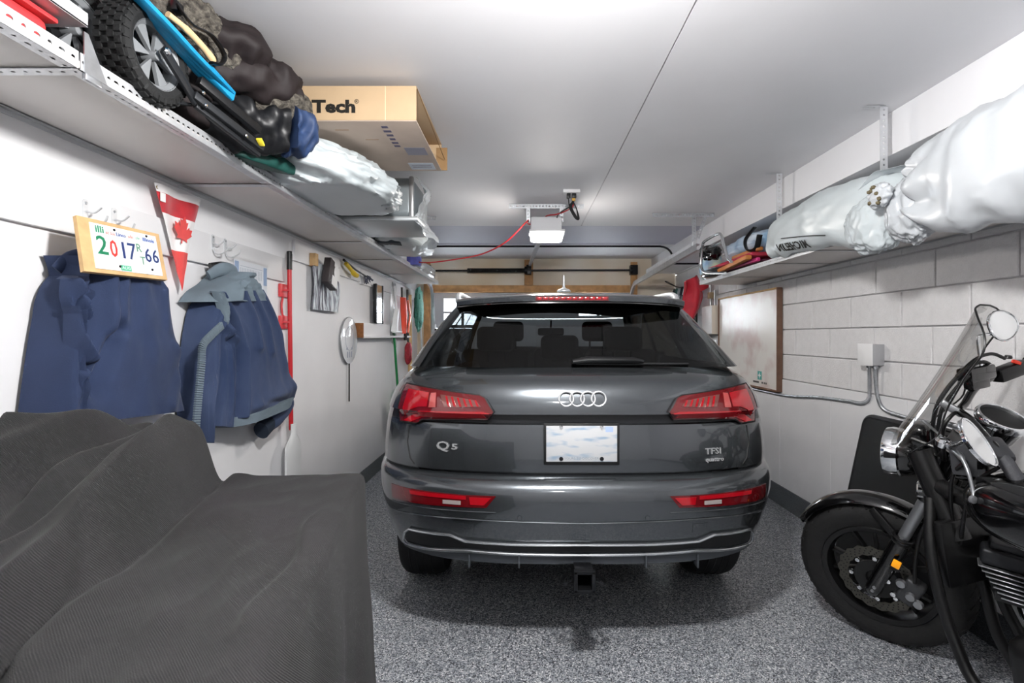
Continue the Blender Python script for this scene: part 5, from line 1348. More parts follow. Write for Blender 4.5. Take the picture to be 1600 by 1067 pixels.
tag(fm_.build('plastic_film', 'bag_clear', solid=.0015, sharp=80), 'crumpled clear plastic film hanging over the shelf edge by the case', 'plastic film')
bn = thing('storage_bin', (-1.12, 4.05, ST), 'dark bin wrapped in clear film further along the left shelf', 'bin')
MB().box((-1.17, 4.05, ST+.075), (.50, .55, .13), bevel=.02, seg=3).build('bin_body', mat('bin_dark', '#3e474d', .4), bn)
MB().box((-1.17, 4.05, ST+.15), (.54, .60, .02), bevel=.008).build('bin_lid', 'case_rim', bn)
bf = MB(); blob(bf, (-.98, 4.15, ST+.075), (.20, .42, .075), p=2.6, amp=.12, ramp=.08, rsc=8, seed=5, nu=48, nv=30, zmin=ST+.002); tag(bf.build('plastic_sleeve', 'bag_white', sharp=75), 'small milky plastic sleeve beside the dark storage bin', 'bag')
pk = MB().box((-1.07, 4.95, ST+.055), (.11, .16, .10), bevel=.008).box((-1.01, 4.95, ST+.06), (.004, .10, .05)); tag(pk.build('blue_packet', mat('packet_blue', '#5a5fae', .4, var=.3, vscale=18)), 'small violet blue packet near the far end of the left shelf', 'packet')
pw_ = MB(); blob(pw_, (-1.16, 5.9, ST+.07), (.10, .35, .075), p=2.4, amp=.15, ramp=.12, rsc=8, seed=9, nu=48, nv=30, zmin=ST+.002); tag(pw_.build('wrapped_bundle', 'bag_clear', sharp=75), 'clear wrapped bundle at the far end of the left shelf', 'bundle')
# ------------------------------------------------------------------ whiteboard and electrics on the right wall
def smear_mat():
    m = bpy.data.materials.new('whiteboard_face'); m.use_nodes = True; nt = m.node_tree; L = nt.links; b = nt.nodes['Principled BSDF']
    tc = nt.nodes.new('ShaderNodeTexCoord'); n = nt.nodes.new('ShaderNodeTexNoise'); n.inputs['Scale'].default_value = 3.2; n.inputs['Detail'].default_value = 8; L.new(tc.outputs['Object'], n.inputs['Vector'])
    cr = nt.nodes.new('ShaderNodeValToRGB'); e = cr.color_ramp; e.elements[0].position = .36; e.elements[0].color = lin('#c6b3ae'); e.elements[1].position = .5; e.elements[1].color = lin('#dcd8d2')
    L.new(n.outputs['Fac'], cr.inputs[0]); L.new(cr.outputs[0], b.inputs['Base Color']); b.inputs['Roughness'].default_value = .28
    return m
wbd = thing('whiteboard', (XR-.03, 4.8, .93), 'old whiteboard with a dark wooden frame on the block wall', 'whiteboard')
WX = XR-.035; wy0, wy1, wz0, wz1 = 4.17, 5.42, .935, 1.765
MB().box((WX, (wy0+wy1)/2, (wz0+wz1)/2), (.03, wy1-wy0, wz1-wz0)).build('board_face', smear_mat(), wbd, smooth=False)
mat('frame_wood', '#6d5142', .6, var=.15, vscale=20)
MB().box((WX-.004, wy0-.006, (wz0+wz1)/2), (.045, .016, wz1-wz0+.02), bevel=.002).build('frame_side', 'frame_wood', wbd)
MB().box((WX-.004, wy1+.006, (wz0+wz1)/2), (.045, .016, wz1-wz0+.02), bevel=.002).build('frame_side', 'frame_wood', wbd)
MB().box((WX-.004, (wy0+wy1)/2, wz1+.006), (.045, wy1-wy0, .014), bevel=.002).build('frame_rail', 'pale_wood', wbd)
MB().box((WX-.004, (wy0+wy1)/2, wz0-.006), (.045, wy1-wy0, .016), bevel=.002).build('frame_rail', 'frame_wood', wbd)
MB().box((WX-.016, 4.49, 1.035), (.002, .075, .075)).build('printed_square', mat('ink_teal', '#4fa39a', .5), wbd, smooth=False)
MB().prism([(.030*math.cos(pi/2+pi*k/4)*(1 if k % 2 == 0 else .4), .030*math.sin(pi/2+pi*k/4)*(1 if k % 2 == 0 else .4)) for k in range(8)], .001, frame((WX-.0172, 4.49, 1.035), (0, -1, 0), (0, 0, 1))).build('printed_star', 'white_paint', wbd, smooth=False)
m_ = MB()
for (a, l) in ((4.56, .11), (4.44, .025), (4.40, .02), (4.37, .02)): m_.box((WX-.016, a, .975), (.002, l, .016))
tag(m_.build('printed_caption', mat('ink_dark', '#4b4846', .6), wbd, smooth=False), kind='stuff')
ep = thing('electrical_panel', (2.05, 5.62, 1.40), 'cream metal electrical panel at the far edge of the whiteboard', 'electrical panel')
mat('cream_metal', '#dcd3c6', .4)
MB().box((2.045, 5.62, 1.555), (.09, .30, .31), bevel=.004).build('panel_box', 'cream_metal', ep)
MB().box((1.998, 5.62, 1.555), (.006, .29, .30), bevel=.002).build('panel_door', 'white_paint', ep)
MB().tube([(2.06, 5.68, 1.70), (2.06, 5.68, 1.95)], .014).tube([(2.06, 5.55, 1.70), (2.06, 5.55, 1.88)], .012).build('conduit', 'galv', ep)
MB().box((2.06, 5.68, 1.83), (.05, .06, .07), bevel=.004).build('junction_box', mat('tan_box', '#b09a7c', .5), ep)
gb2 = thing('timer_box', (2.07, 5.5, 1.2), 'small grey control box with a wire under the electrical panel', 'control box')
MB().box((2.065, 5.50, 1.285), (.05, .09, .11), bevel=.006).build('box_body', 'box_grey', gb2)
MB().tube(catmull([(2.07, 5.50, 1.23), (2.065, 5.51, 1.15), (2.07, 5.50, 1.05)], 5), .004, 6).build('wire', 'cord_black', gb2)
bk2 = MB().box((2.06, 5.85, 1.40), (.05, .10, .12), bevel=.004); tag(bk2.build('wall_socket', 'black_plastic'), 'black wall socket left of the cream electrical panel', 'socket')

# hung cords and a red bag in the far right corner
random.seed(11)
cols_ = [('#1f2a2b', 'black'), ('#2f5c55', 'green'), ('#9aa3a8', 'grey'), ('#26313c', 'dark blue'), ('#c9ccd0', 'white'), ('#3a3f45', 'charcoal'), ('#5f8fb0', 'pale blue'), ('#23312c', 'dark green')]
ys = [6.92, 6.80, 6.68, 6.56, 6.44, 6.30, 6.16, 6.05]
for (c, nm), y in zip(cols_, ys):
    mb = MB(); x = 2.04
    for q in range(4):
        w_ = .05+.015*q; b_ = 1.30+.12*random.random()
        mb.tube(catmull([(x-.01*q, y-w_*.3, 1.98), (x-.01*q-.02, y-w_, 1.75), (x-.01*q-.02, y-w_*.8, b_+.1), (x-.01*q-.02, y, b_), (x-.01*q-.02, y+w_*.8, b_+.1), (x-.01*q-.02, y+w_, 1.75), (x-.01*q, y+w_*.3, 1.98)], 6, True), .006, 6, True)
    tag(mb.build('hung_cord', mat('hung_'+nm.replace(' ', '_'), c, .6)), nm+' cord hanging in loops in the far right corner', 'cord', 'cords hung in the far right corner')
hk = MB().bar((2.085, 6.0, 1.985), (2.085, 7.0, 1.985), .025, .05, bevel=.003); struct('trim_1', hk, 'white_paint')
tw = MB().tube(catmull([(1.9, 6.5, 2.02), (1.75, 6.3, 2.05), (1.70, 6.2, 2.04), (1.78, 6.25, 2.01), (1.92, 6.4, 1.99), (2.05, 6.5, 1.985)], 6), .005, 6)
tag(tw.build('loose_wire', 'cord_black'), 'black wire end curling out above the hung cords', 'wire')
rb = thing('red_bag', (1.93, 5.95, 1.52), 'red folded fabric bag hanging from the end of the right shelf', 'bag')
mat('red_fabric', '#c01f33', .6, var=.12, vscale=10, sheen=.2)
def redf(s, t):
    return (1.86+.10*s+.03*math.sin(t*4+s*5), 5.86+.16*math.sin(pi*s)*.4+.04*nz(s*3, t*3, 1), 2.0-.46*t*(1-.28*abs(s-.55))+.03*math.sin(s*6))
mb = MB(); mb.grid(lambda s, t: (1.83+.22*(s-.0)*(.35+.65*math.sin(pi*min(1, .15+.85*t))), 5.88+.06*math.sin(s*7+t*2)+.03*nz(s*3, t*4, 2), 2.0-.50*t+.08*s*(1-t)), 24, 24); mb.build('bag_body', 'red_fabric', rb, solid=.02, sharp=80)
mb = MB(); mb.grid(lambda s, t: (1.93+.22*s, 5.86-.02*math.sin(s*4), 1.985-.14*t*(1-s)-.02*s), 12, 8); mb.build('bag_flap', 'red_fabric', rb, solid=.01, sharp=80)

# ------------------------------------------------------------------ things on the right shelf
RT = SRZ+.019
mat('bag_bright', '#b7bbbf', .30, var=.03, vscale=5, spec=.6)
ib = thing('tied_bag', (1.78, 1.72, RT), 'large bright white plastic bag with a tied neck bulging over the right shelf', 'bag')
b1m = MB()
kn = Vector((1.515, 2.12, 1.985))
def bagf(s, t):
    a = 2*pi*s; b = pi*t
    d = Vector((math.sin(b)*math.cos(a), math.sin(b)*math.sin(a), math.cos(b))); p = 2.5
    q = d/((abs(d.x)**p+abs(d.y)**p+abs(d.z)**p)**(1/p))
    w_ = Vector((1.775, 1.66, 2.0))+Vector((q.x*.285, q.y*.54, q.z*.185))
    # gathered pleats running out from the knot
    v = w_-kn; r = v.length; an = math.atan2(v.z, v.y+.15*v.x)
    pl = .030*math.sin(an*13+2*nz(r*4, an, 0))*math.exp(-(r/.26)**2)*min(1, r/.05)
    dn = q.normalized()
    w_ += dn*(pl-.035*math.exp(-(r/.07)**2)+.020*ridge(w_.x*.6, w_.y*1.2+.5*w_.z, w_.z*.6, 5.5)+.022*nz(w_.x, w_.y, w_.z, 3.5)+.009*ridge(w_.x+.3*w_.z, w_.y*1.3, w_.z*.7, 11)+.004*ridge(w_.x, w_.y, w_.z*.6, 26))
    # over the shelf it rests, outside it sags
    sag = .085*sstep(1.68, 1.56, w_.x)*sstep(2.05, 1.95, w_.z)*(1-.9*sstep(1.98, 2.15, w_.y)); w_.z -= sag
    if w_.x > SRX-.012: w_.z = max(w_.z, RT+.012)
    if w_.z < RT+.03 and w_.x > SRX-.03: w_.x = w_.x if w_.z >= RT+.011 else min(w_.x, SRX-.03)
    w_.x = min(w_.x, 2.08); w_.z = min(w_.z, 2.245 if w_.x > 1.74 else 2.3)
    return w_
b1m.grid(bagf, 120, 80, closeu=True); b1m.build('bag_body', 'bag_bright', ib, sharp=80)
b1k = MB(); blob(b1k, kn+Vector((-.03, .02, -.02)), (.03, .055, .05), p=2, amp=.25, ramp=.14, rsc=6, seed=4, nu=48, nv=32, stretch=(.4, 1.4, 1.4)); b1k.build('knot', 'bag_bright', ib, sharp=80)
nk = MB(); random.seed(5)
for k in range(9):
    blob(nk, kn+Vector((-.058+random.uniform(-.004, .004), .02+random.uniform(-.035, .03), random.uniform(-.045, .03)-.01)), (.010, .009, .008), p=2, amp=.3, nu=8, nv=6)
tag(nk.build('printed_flecks', mat('fleck_brown', '#5b5138', .6), ib), kind='stuff')
skirt = MB(); blob(skirt, (1.60, 2.10, 1.90), (.085, .11, .125), p=2.2, amp=.14, ramp=.10, rsc=6, seed=7, nu=90, nv=60, stretch=(1.5, 1.5, .3))
for v in skirt.bm.verts:
    if v.co.x > SRX-.01: v.co.z = max(v.co.z, RT+.012)
skirt.build('loose_skirt', 'bag_bright', ib, sharp=80)

t2 = thing('tyre_bag', (1.75, 2.85, RT), 'translucent tyre bag with mirrored black lettering on the right shelf', 'bag')
b2 = MB()
def bag2(s, t):
    a = 2*pi*s; b = pi*t
    d = Vector((math.sin(b)*math.cos(a), math.sin(b)*math.sin(a), math.cos(b))); p = 3.0
    q = d/((abs(d.x)**p+abs(d.y)**p+abs(d.z)**p)**(1/p))
    w_ = Vector((1.80, 2.90, 2.02))+Vector((q.x*.225, q.y*.64, q.z*.165))
    dn = q.normalized()
    w_ += dn*(.016*nz(w_.x, w_.y, w_.z, 3)+.010*ridge(w_.x*.6, w_.y, w_.z*.5, 7)+.010*math.sin(w_.y*28+3*nz(w_.x, w_.y, w_.z, 5))*sstep(2.06, 1.92, w_.z)*sstep(3.0, 3.35, w_.y)+.006*ridge(w_.x, w_.y, w_.z, 14))
    if w_.x < SRX+.01: w_.z -= .10*sstep(2.75, 2.45, w_.y)*sstep(2.06, 1.92, w_.z)
    if w_.x > SRX-.012: w_.z = max(w_.z, RT+.012)
    w_.x = min(w_.x, 2.08); w_.z = min(w_.z, 2.245)
    return w_
g = b2.grid(bag2, 120, 80, closeu=True)
bvh = BVHTree.FromBMesh(b2.bm)
b2o = b2.build('bag_body', 'bag_white', t2, sharp=80)
# lettering printed on the inside of the bag: reads mirrored, follows the skin
def on_bag(px, py, bv, dflt):
    o = Vector((0, 0, HC)); d = (P(px, py, 1.)-o).normalized(); h = bv.ray_cast(o, d)
    return h[0] if h[0] is not None else dflt
A = on_bag(1216, 388, bvh, Vector((1.6, 3.2, 1.93))); B = on_bag(1262, 381, bvh, Vector((1.6, 2.9, 1.92)))
exm = (A-B); wd_ = exm.length; Mt = frame((A+B)/2+Vector((-.06, 0, 0)), -exm, (0.05, 0, 1))
txt = MB(); cu_w = wd_
txm = text_mb('MICHELIN', .058, Matrix(), .0, -1.0, mb=txt, bold=.0016)
bmesh.ops.remove_doubles(txt.bm, verts=txt.bm.verts, dist=1e-5)
bmesh.ops.triangulate(txt.bm, faces=txt.bm.faces[:])
for _ in range(3):
    le = [e for e in txt.bm.edges if e.calc_length() > .006]
    if le: bmesh.ops.subdivide_edges(txt.bm, edges=le, cuts=1); bmesh.ops.triangulate(txt.bm, faces=[f for f in txt.bm.faces if len(f.verts) > 3])
xs_ = [v.co.x for v in txt.bm.verts]; sc0 = wd_/(max(xs_)-min(xs_)); mid = (max(xs_)+min(xs_))/2
for v in txt.bm.verts:
    q = Mt @ Vector(((v.co.x-mid)*sc0, v.co.y, 0)); h = bvh.ray_cast(q+Vector((-.2, 0, 0)), Vector((1, 0, 0)))
    if h[0] is not None:
        out_ = h[0]-Vector((1.80, h[0].y, 2.02)); v.co = h[0]+h[1]*(.007 if h[1].dot(out_) > 0 else -.007)+Vector((-.003, 0, 0))
    else: v.co = q
tag(txt.build('printed_name', 'ink_black', t2, smooth=False), kind='stuff')
ln = MB(); pts = []
for k in range(17):
    q = on_bag(1222+(1290-1222)*k/16, 374-5*math.sin(pi*k/16*.5)-1.2, bvh, None)
    if q is not None: pts.append(q+Vector((-.006, -.003, 0)))
if len(pts) > 3: ln.tube(pts, .004, 5, flat=.6).build('printed_line', 'ink_black', t2)
cs_ = MB(); blob(cs_, (1.60, 2.33, 1.89), (.075, .16, .125), p=2.2, amp=.14, ramp=.10, rsc=6, seed=12, nu=90, nv=60, stretch=(1.4, 1.4, .3))
for v in cs_.bm.verts:
    if v.co.x > SRX-.01: v.co.z = max(v.co.z, RT+.012)
cs_.build('loose_end', 'bag_white', t2, sharp=80)
pt = MB(); pt.grid(lambda s, t: (1.66+.30*t-.02*math.sin(s*9), 1.25+.95*s-.05*t, 2.17+.05*math.sin(t*3)+.03*nz(s*5, t*5, 1)+.02*ridge(s*4, t*4, 3)-.09*sstep(.75, 1, s)), 50, 24)
for v in pt.bm.verts: v.co.z = min(v.co.z, 2.243)
tag(pt.build('plastic_sheet', 'bag_clear', solid=.0015, sharp=80), 'clear plastic sheet lying on top of the tied white bag', 'plastic film')
ptf = MB(); ptf.grid(lambda s, t: (1.60+.22*t, 2.28+.22*s-.05*t, 2.12-.03*s+.02*math.sin(s*5+t*3)), 20, 12); tag(ptf.build('plastic_scrap', 'bag_clear', solid=.0015, sharp=80), 'clear plastic corner sticking up behind the tied white bag', 'plastic film')

# lawn chairs stacked flat
lc_ = thing('lawn_chair', (1.66, 4.3, RT), 'folded aluminium lawn chair with bent tube frame at the shelf end', 'chair')
mat('alu', '#d3d6d8', .25, .9)
MB().tube(catmull([PX(1143, 409, 1.60), PX(1137, 402, 1.60), PX(1131, 383, 1.60), PX(1127, 368, 1.60), PX(1120, 366, 1.60), PX(1101, 377, 1.60), PX(1098, 384, 1.60), PX(1096, 400, 1.60), PX(1096, 418, 1.60), PX(1104, 426, 1.60), PX(1133, 427, 1.60)], 6), .0125, 10).build('tube_frame', 'alu', lc_)
MB().tube(catmull([PX(1128, 377, 1.66), PX(1112, 386, 1.66), PX(1105, 390, 1.66), PX(1103, 402, 1.66), PX(1101, 420, 1.66)], 6), .0115, 10).build('tube_frame', 'alu', lc_)
MB().bar((1.64, 3.75, RT+.075), (1.66, 4.5, RT+.04), .05, .035, bevel=.01).build('armrest', mat('arm_orange', '#b9743a', .5, var=.15), lc_)
MB().bar((1.70, 3.70, RT+.13), (1.72, 4.2, RT+.135), .05, .03, bevel=.01).build('armrest', 'arm_orange', lc_)
MB().box((1.80, 4.2, RT+.10), (.28, .9, .03), bevel=.01).build('seat_webbing', mat('web_red', '#a3223a', .7, var=.2, vscale=14), lc_)
lc2 = thing('lawn_chair', (1.8, 4.2, RT), 'second folded lawn chair with magenta tubes under the aluminium one', 'chair')
MB().bar((1.70, 3.72, RT+.055), (1.68, 4.55, RT+.055), .03, .03, bevel=.008).build('rail', mat('tube_pink', '#c42f73', .4), lc2)
MB().bar((1.84, 3.72, RT+.03), (1.84, 4.6, RT+.03), .03, .03, bevel=.008).build('rail', 'tube_pink', lc2)
MB().box((1.84, 4.15, RT+.055), (.20, .8, .016), bevel=.006).build('seat_webbing', mat('web_plum', '#4a1230', .7, var=.3, vscale=18), lc2)
bg1 = MB(); blob(bg1, (1.87, 4.1, RT+.22), (.16, .42, .09), p=2.4, amp=.15, ramp=.1, seed=21, nu=40, nv=26, zmax=2.243); tag(bg1.build('blue_bag', mat('bag_blue', '#86a7c6', .4, color2='#dfe6ee', vscale=5), sharp=75), 'pale blue and white bag heaped on the lawn chairs', 'bag')
sg = MB().tube(catmull([(1.70, 3.78, RT+.30), (1.66, 3.85, RT+.22), (1.66, 3.82, RT+.14), (1.68, 3.72, RT+.13), (1.68, 3.66, RT+.22)], 6), .02, 10, flat=.4); tag(sg.build('black_strap', 'black_plastic'), 'black webbing strap looped beside the tyre bag', 'strap')
bb = MB(); blob(bb, (1.67, 4.52, RT+.05), (.07, .22, .05), p=2.4, amp=.12, seed=22, nu=32, nv=20, zmin=RT+.001); tag(bb.build('black_pouch', 'black_gloss', sharp=75), 'glossy black pouch on the shelf under the lawn chair', 'pouch')
cb = thing('garden_bag', (1.70, 4.83, RT), 'printed blue and yellow sack at the far end of the right shelf', 'sack')
blob(MB(), (1.72, 4.74, RT+.145), (.09, .07, .145), p=3.5, amp=.08, seed=24, nu=32, nv=24, zmin=RT+.001).build('sack_body', mat('sack_print', '#6fa3dc', .4, color2='#e4ecc0', vscale=7), cb)
blob(MB(), (1.70, 4.70, RT+.255), (.085, .065, .065), p=3, amp=.2, ramp=.15, seed=25, nu=32, nv=24).build('black_wrap', 'black_gloss', cb)
# ------------------------------------------------------------------ black panel leaning on the right wall
bp_ = thing('leaning_panel', (1.95, 2.68, 0), 'tall black padded panel leaning on the wall behind the motorcycle', 'panel')
pm = frame((1.845, 3.07, .012), (0, -1, 0), (.19, 0, .88))
rr = []
for (cx_, cy_, a0) in ((.05, .05, 180), (.72, .05, 270), (.72, .86, 0), (.05, .86, 90)):
    for k in range(6): a = R(a0+18*k); rr.append((cx_+.05*math.cos(a), cy_+.05*math.sin(a)))
MB().prism(rr, -.035, pm).build('panel_board', mat('panel_black', '#08080a', .7), bp_, sharp=30)
edge_ = [pm @ Vector((x, y, -.0175)) for x, y in rr]
MB().tube(edge_, .020, 8, True).build('edge_binding', mat('binding_black', '#131316', .55), bp_)

# ------------------------------------------------------------------ motorcycle
mat('moto_black', '#050506', .14, coat=1.); mat('moto_satin', '#0a0a0b', .38); mat('moto_steel', '#9a9c9f', .33, .8); mat('moto_tyre', '#101011', .8, bump=.15, bscale=90)
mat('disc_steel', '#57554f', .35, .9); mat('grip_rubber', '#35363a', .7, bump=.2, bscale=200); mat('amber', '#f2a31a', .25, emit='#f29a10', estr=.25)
mat('mirror_face', '#eef0f1', .12, .75); mat('tail_red', '#7d0f16', .2, coat=1.)
def clear_mat():
    m = bpy.data.materials.new('clear_screen'); m.use_nodes = True; nt = m.node_tree; L = nt.links
    nt.nodes.remove(nt.nodes['Principled BSDF'])
    tr = nt.nodes.new('ShaderNodeBsdfTransparent'); tr.inputs[0].default_value = (.80, .80, .79, 1)
    gl = nt.nodes.new('ShaderNodeBsdfGlossy'); gl.inputs['Roughness'].default_value = .03
    lw = nt.nodes.new('ShaderNodeLayerWeight'); lw.inputs[0].default_value = .5
    pw = nt.nodes.new('ShaderNodeMath'); pw.operation = 'POWER'; pw.inputs[1].default_value = 3.0; L.new(lw.outputs['Facing'], pw.inputs[0])
    fr = nt.nodes.new('ShaderNodeMath'); fr.operation = 'MULTIPLY_ADD'; fr.inputs[1].default_value = .8; fr.inputs[2].default_value = .06; L.new(pw.outputs[0], fr.inputs[0])
    mx = nt.nodes.new('ShaderNodeMixShader'); L.new(fr.outputs[0], mx.inputs[0]); L.new(tr.outputs[0], mx.inputs[1]); L.new(gl.outputs[0], mx.inputs[2])
    L.new(mx.outputs[0], nt.nodes['Material Output'].inputs[0]); return m
MATS['clear_screen'] = clear_mat()
mo = thing('motorcycle', (1.75, 1.6, 0), 'black cruiser motorcycle with clear windscreen leaning on its stand at the right', 'motorcycle')
hd = Vector((-.66, .75, 0)).normalized()
Ff = Matrix.Translation((1.656, 2.35, 0)) @ Matrix.Rotation(math.atan2(-hd.x, hd.y), 4, 'Z') @ Matrix.Rotation(R(-12.5), 4, 'Y')
def F(x, y, z): return Ff @ Vector((x, y, z))
RW_ = .335
def moto_wheel(T, parent, disc_side=None):
    """T: wheel centre with local z along the axle"""
    m_ = MB(); m_.lathe([(.222, -.042), (.25, -.056), (.285, -.060), (.312, -.050), (.328, -.028), (RW_, 0), (.328, .028), (.312, .050), (.285, .060), (.25, .056), (.222, .042)], T, 64, close=True)
    n = 36
    for k in range(n):
        for s in (-1, 1):
            a = 2*pi*k/n; b = a+.10
            p0 = T @ Vector((math.cos(a)*.333, math.sin(a)*.333, s*.008)); p1 = T @ Vector((math.cos(b)*.313, math.sin(b)*.313, s*.050))
            m_.bar(p0, p1, .010, .006, up=T.to_3x3() @ Vector((math.cos(a), math.sin(a), 0)))
    t = m_.build('tyre', 'moto_tyre', parent, sharp=35)
    m_ = MB(); m_.lathe([(.205, -.045), (.225, -.052), (.232, -.040), (.222, -.02), (.200, -.015), (.200, .015), (.222, .02), (.232, .040), (.225, .052), (.205, .045), (.195, .02), (.195, -.02)], T, 56, close=True)
    m_.build('rim', 'moto_satin', t)
    for k in range(10):
        a = 2*pi*(k//2)/5+(.14 if k % 2 else -.14); b = a+(.10 if k % 2 else -.10)
        MB().bar(T @ Vector((math.cos(a)*.035, math.sin(a)*.035, .0)), T @ Vector((math.cos(b)*.20, math.sin(b)*.20, 0)), .016, .030, up=T.to_3x3() @ Vector((0, 0, 1)), bevel=.004).build('spoke', 'moto_satin', t)
    MB().lathe([(0, -.09), (.018, -.09), (.02, -.07), (.045, -.065), (.048, .065), (.02, .07), (.018, .09), (0, .09)], T, 24).build('hub', 'moto_satin', t)
    return t
TW = axisM(F(0, 0, RW_), (Ff.to_3x3() @ Vector((1, 0, 0))), (Ff.to_3x3() @ Vector((0, 1, 0))))
fw = moto_wheel(TW, mo)
# wave brake disc: outer ring with drilled holes, carrier, bobbins
def disc(T, zo):
    m_ = MB(); n = 72; ro = []; ri = []
    for sg in (-.002, .002):
        ro.append([m_.bm.verts.new(T @ Vector((math.cos(2*pi*k/n)*(.148+.0045*math.sin(2*pi*k/n*18)), math.sin(2*pi*k/n)*(.148+.0045*math.sin(2*pi*k/n*18)), zo+sg))) for k in range(n)])
        ri.append([m_.bm.verts.new(T @ Vector((math.cos(2*pi*k/n)*(.108+.003*math.sin(2*pi*k/n*18)), math.sin(2*pi*k/n)*(.108+.003*math.sin(2*pi*k/n*18)), zo+sg))) for k in range(n)])
    for k in range(n):
        k2 = (k+1) % n
        m_.bm.faces.new((ro[0][k], ro[0][k2], ri[0][k2], ri[0][k])); m_.bm.faces.new((ro[1][k], ro[1][k2], ri[1][k2], ri[1][k]))
        m_.bm.faces.new((ro[0][k], ro[1][k], ro[1][k2], ro[0][k2])); m_.bm.faces.new((ri[0][k], ri[1][k], ri[1][k2], ri[0][k2]))
    d = m_.build('brake_disc', 'disc_steel', mo)
    h = MB()
    for k in range(36):
        for q, r in enumerate((.118, .128, .138)):
            a = 2*pi*k/36+.06*q; h.lathe([(0, .0), (.0032, .0), (.0032, .0006)], T @ Matrix.Translation((math.cos(a)*r, math.sin(a)*r, zo-.0027)), 6)
    h.build('drilled_holes', 'hole_dark', d)
    MB().lathe([(.040, zo-.004), (.085, zo-.004), (.085, zo+.004), (.040, zo+.004)], T, 36, close=True).build('disc_carrier', 'moto_satin', d)
    for k in range(8):
        a = 2*pi*k/8; MB().lathe([(0, -.006), (.009, -.006), (.011, 0), (.011, .004)], T @ Matrix.Translation((math.cos(a)*.096, math.sin(a)*.096, zo)), 12).build('disc_bobbin', 'chrome', d)
        MB().bar(T @ Vector((math.cos(a)*.08, math.sin(a)*.08, zo)), T @ Vector((math.cos(a)*.11, math.sin(a)*.11, zo)), .014, .006, up=T.to_3x3() @ Vector((0, 0, 1))).build('disc_arm', 'moto_satin', d)
disc(TW, -.072)
# fork
fd = Vector((0, -.395, .919))
def FK(side, s, dx=0, dy=0): v = Vector((side*.105+dx, .0+dy, RW_-.02))+fd*s; return Ff @ v
for sd in (-1, 1):
    lg = MB().tube([FK(sd, -.035), FK(sd, -.02), FK(sd, .0), FK(sd, .12), FK(sd, .30)], [.020, .030, .032, .033, .034], 20).build('fork_leg', 'moto_black', mo)
    MB().torus(.034, .007, axisM(FK(sd, .295), Ff.to_3x3() @ fd), 24, 8).torus(.033, .005, axisM(FK(sd, .275), Ff.to_3x3() @ fd), 24, 8).build('dust_seal', 'moto_satin', lg)
    MB().tube([FK(sd, .28), FK(sd, .56)], .0215, 20).build('stanchion', 'moto_steel', lg)
    MB().tube([FK(sd, .50), FK(sd, .52), FK(sd, .74)], [.030, .034, .034], 18).build('fork_cover', 'moto_black', lg)
    for q in (.0, .02): MB().lathe([(0, .005), (.006, .005), (.008, 0)], axisM(FK(sd, q, dx=sd*.032), Ff.to_3x3() @ Vector((sd, 0, 0))), 10).build('pinch_bolt', 'moto_steel', lg)
MB().tube([F(-.13, 0, RW_), F(.13, 0, RW_)], .012, 12).build('axle', 'moto_steel', mo)
for s_ in (.53, .72):
    MB().bar(FK(-1, s_, dx=-.03), FK(1, s_, dx=.03), .075, .035, up=Ff.to_3x3() @ fd, bevel=.008).build('triple_clamp', 'moto_satin', mo)
m_ = MB()
for (px, py) in ((1463, 762), (1474, 758), (1470, 772)): m_.lathe([(0, .006), (.007, .006), (.009, 0)], axisM(P(px, py, 1.93), (-.4, -.9, .1)), 8)
m_.build('clamp_bolt', 'chrome', mo)
# fender
fe = MB()
def fend(s, t):
    a = R(28+118*s); ph = R(-72+144*t); w_ = .068*(1-.45*sstep(.82, 1., abs(s*2-1))); rr_ = .352+.028*math.cos(ph)-.022
    return F(w_*math.sin(ph), math.cos(a)*(rr_+.012*math.cos(ph)), RW_+math.sin(a)*(rr_+.012*math.cos(ph)))
fe.grid(fend, 40, 16); fe.build('front_fender', 'moto_black', mo, solid=.004, sharp=60)
for sd in (-1, 1): MB().bar(F(sd*.066, .0, RW_+.33), FK(sd, .27), .02, .03, bevel=.004).build('fender_stay', 'moto_satin', mo)
# caliper, reflector, hose
ca = MB().box(None, (.055, .075, .12), bevel=.014, seg=3, M=Ff @ Matrix.Translation((-.082, -.125, .335)) @ Matrix.Rotation(R(28), 4, 'X')).build('brake_caliper', mat('caliper_grey', '#4b4c4e', .4, .7), mo)
for (y, z) in ((-.10, .375), (-.13, .325), (-.155, .30)): MB().lathe([(0, .016), (.016, .014), (.020, 0)], Ff @ Matrix.Translation((-.108, y, z)) @ Matrix.Rotation(R(-90), 4, 'Y'), 14).build('piston_cap', 'moto_steel', ca)
for (y, z) in ((-.055, .37), (-.07, .315)): MB().lathe([(0, .010), (.010, .009), (.012, 0)], Ff @ Matrix.Translation((-.112, y, z)) @ Matrix.Rotation(R(-90), 4, 'Y'), 12).build('mount_bolt', 'chrome', ca)
MB().box(None, (.012, .034, .055), bevel=.004, M=Ff @ Matrix.Translation((-.145, -.095, .475)) @ Matrix.Rotation(R(20), 4, 'X')).build('reflector_mount', 'moto_satin', mo)
MB().box(None, (.010, .030, .036), bevel=.004, M=Ff @ Matrix.Translation((-.153, -.098, .485)) @ Matrix.Rotation(R(20), 4, 'X')).build('amber_reflector', 'amber', mo)
MB().tube(catmull([F(-.12, -.15, .40), F(-.13, -.16, .52), F(-.12, -.19, .66), F(-.09, -.27, .78), F(-.06, -.30, .86)], 8), .0075, 10).build('brake_hose', 'moto_satin', mo)
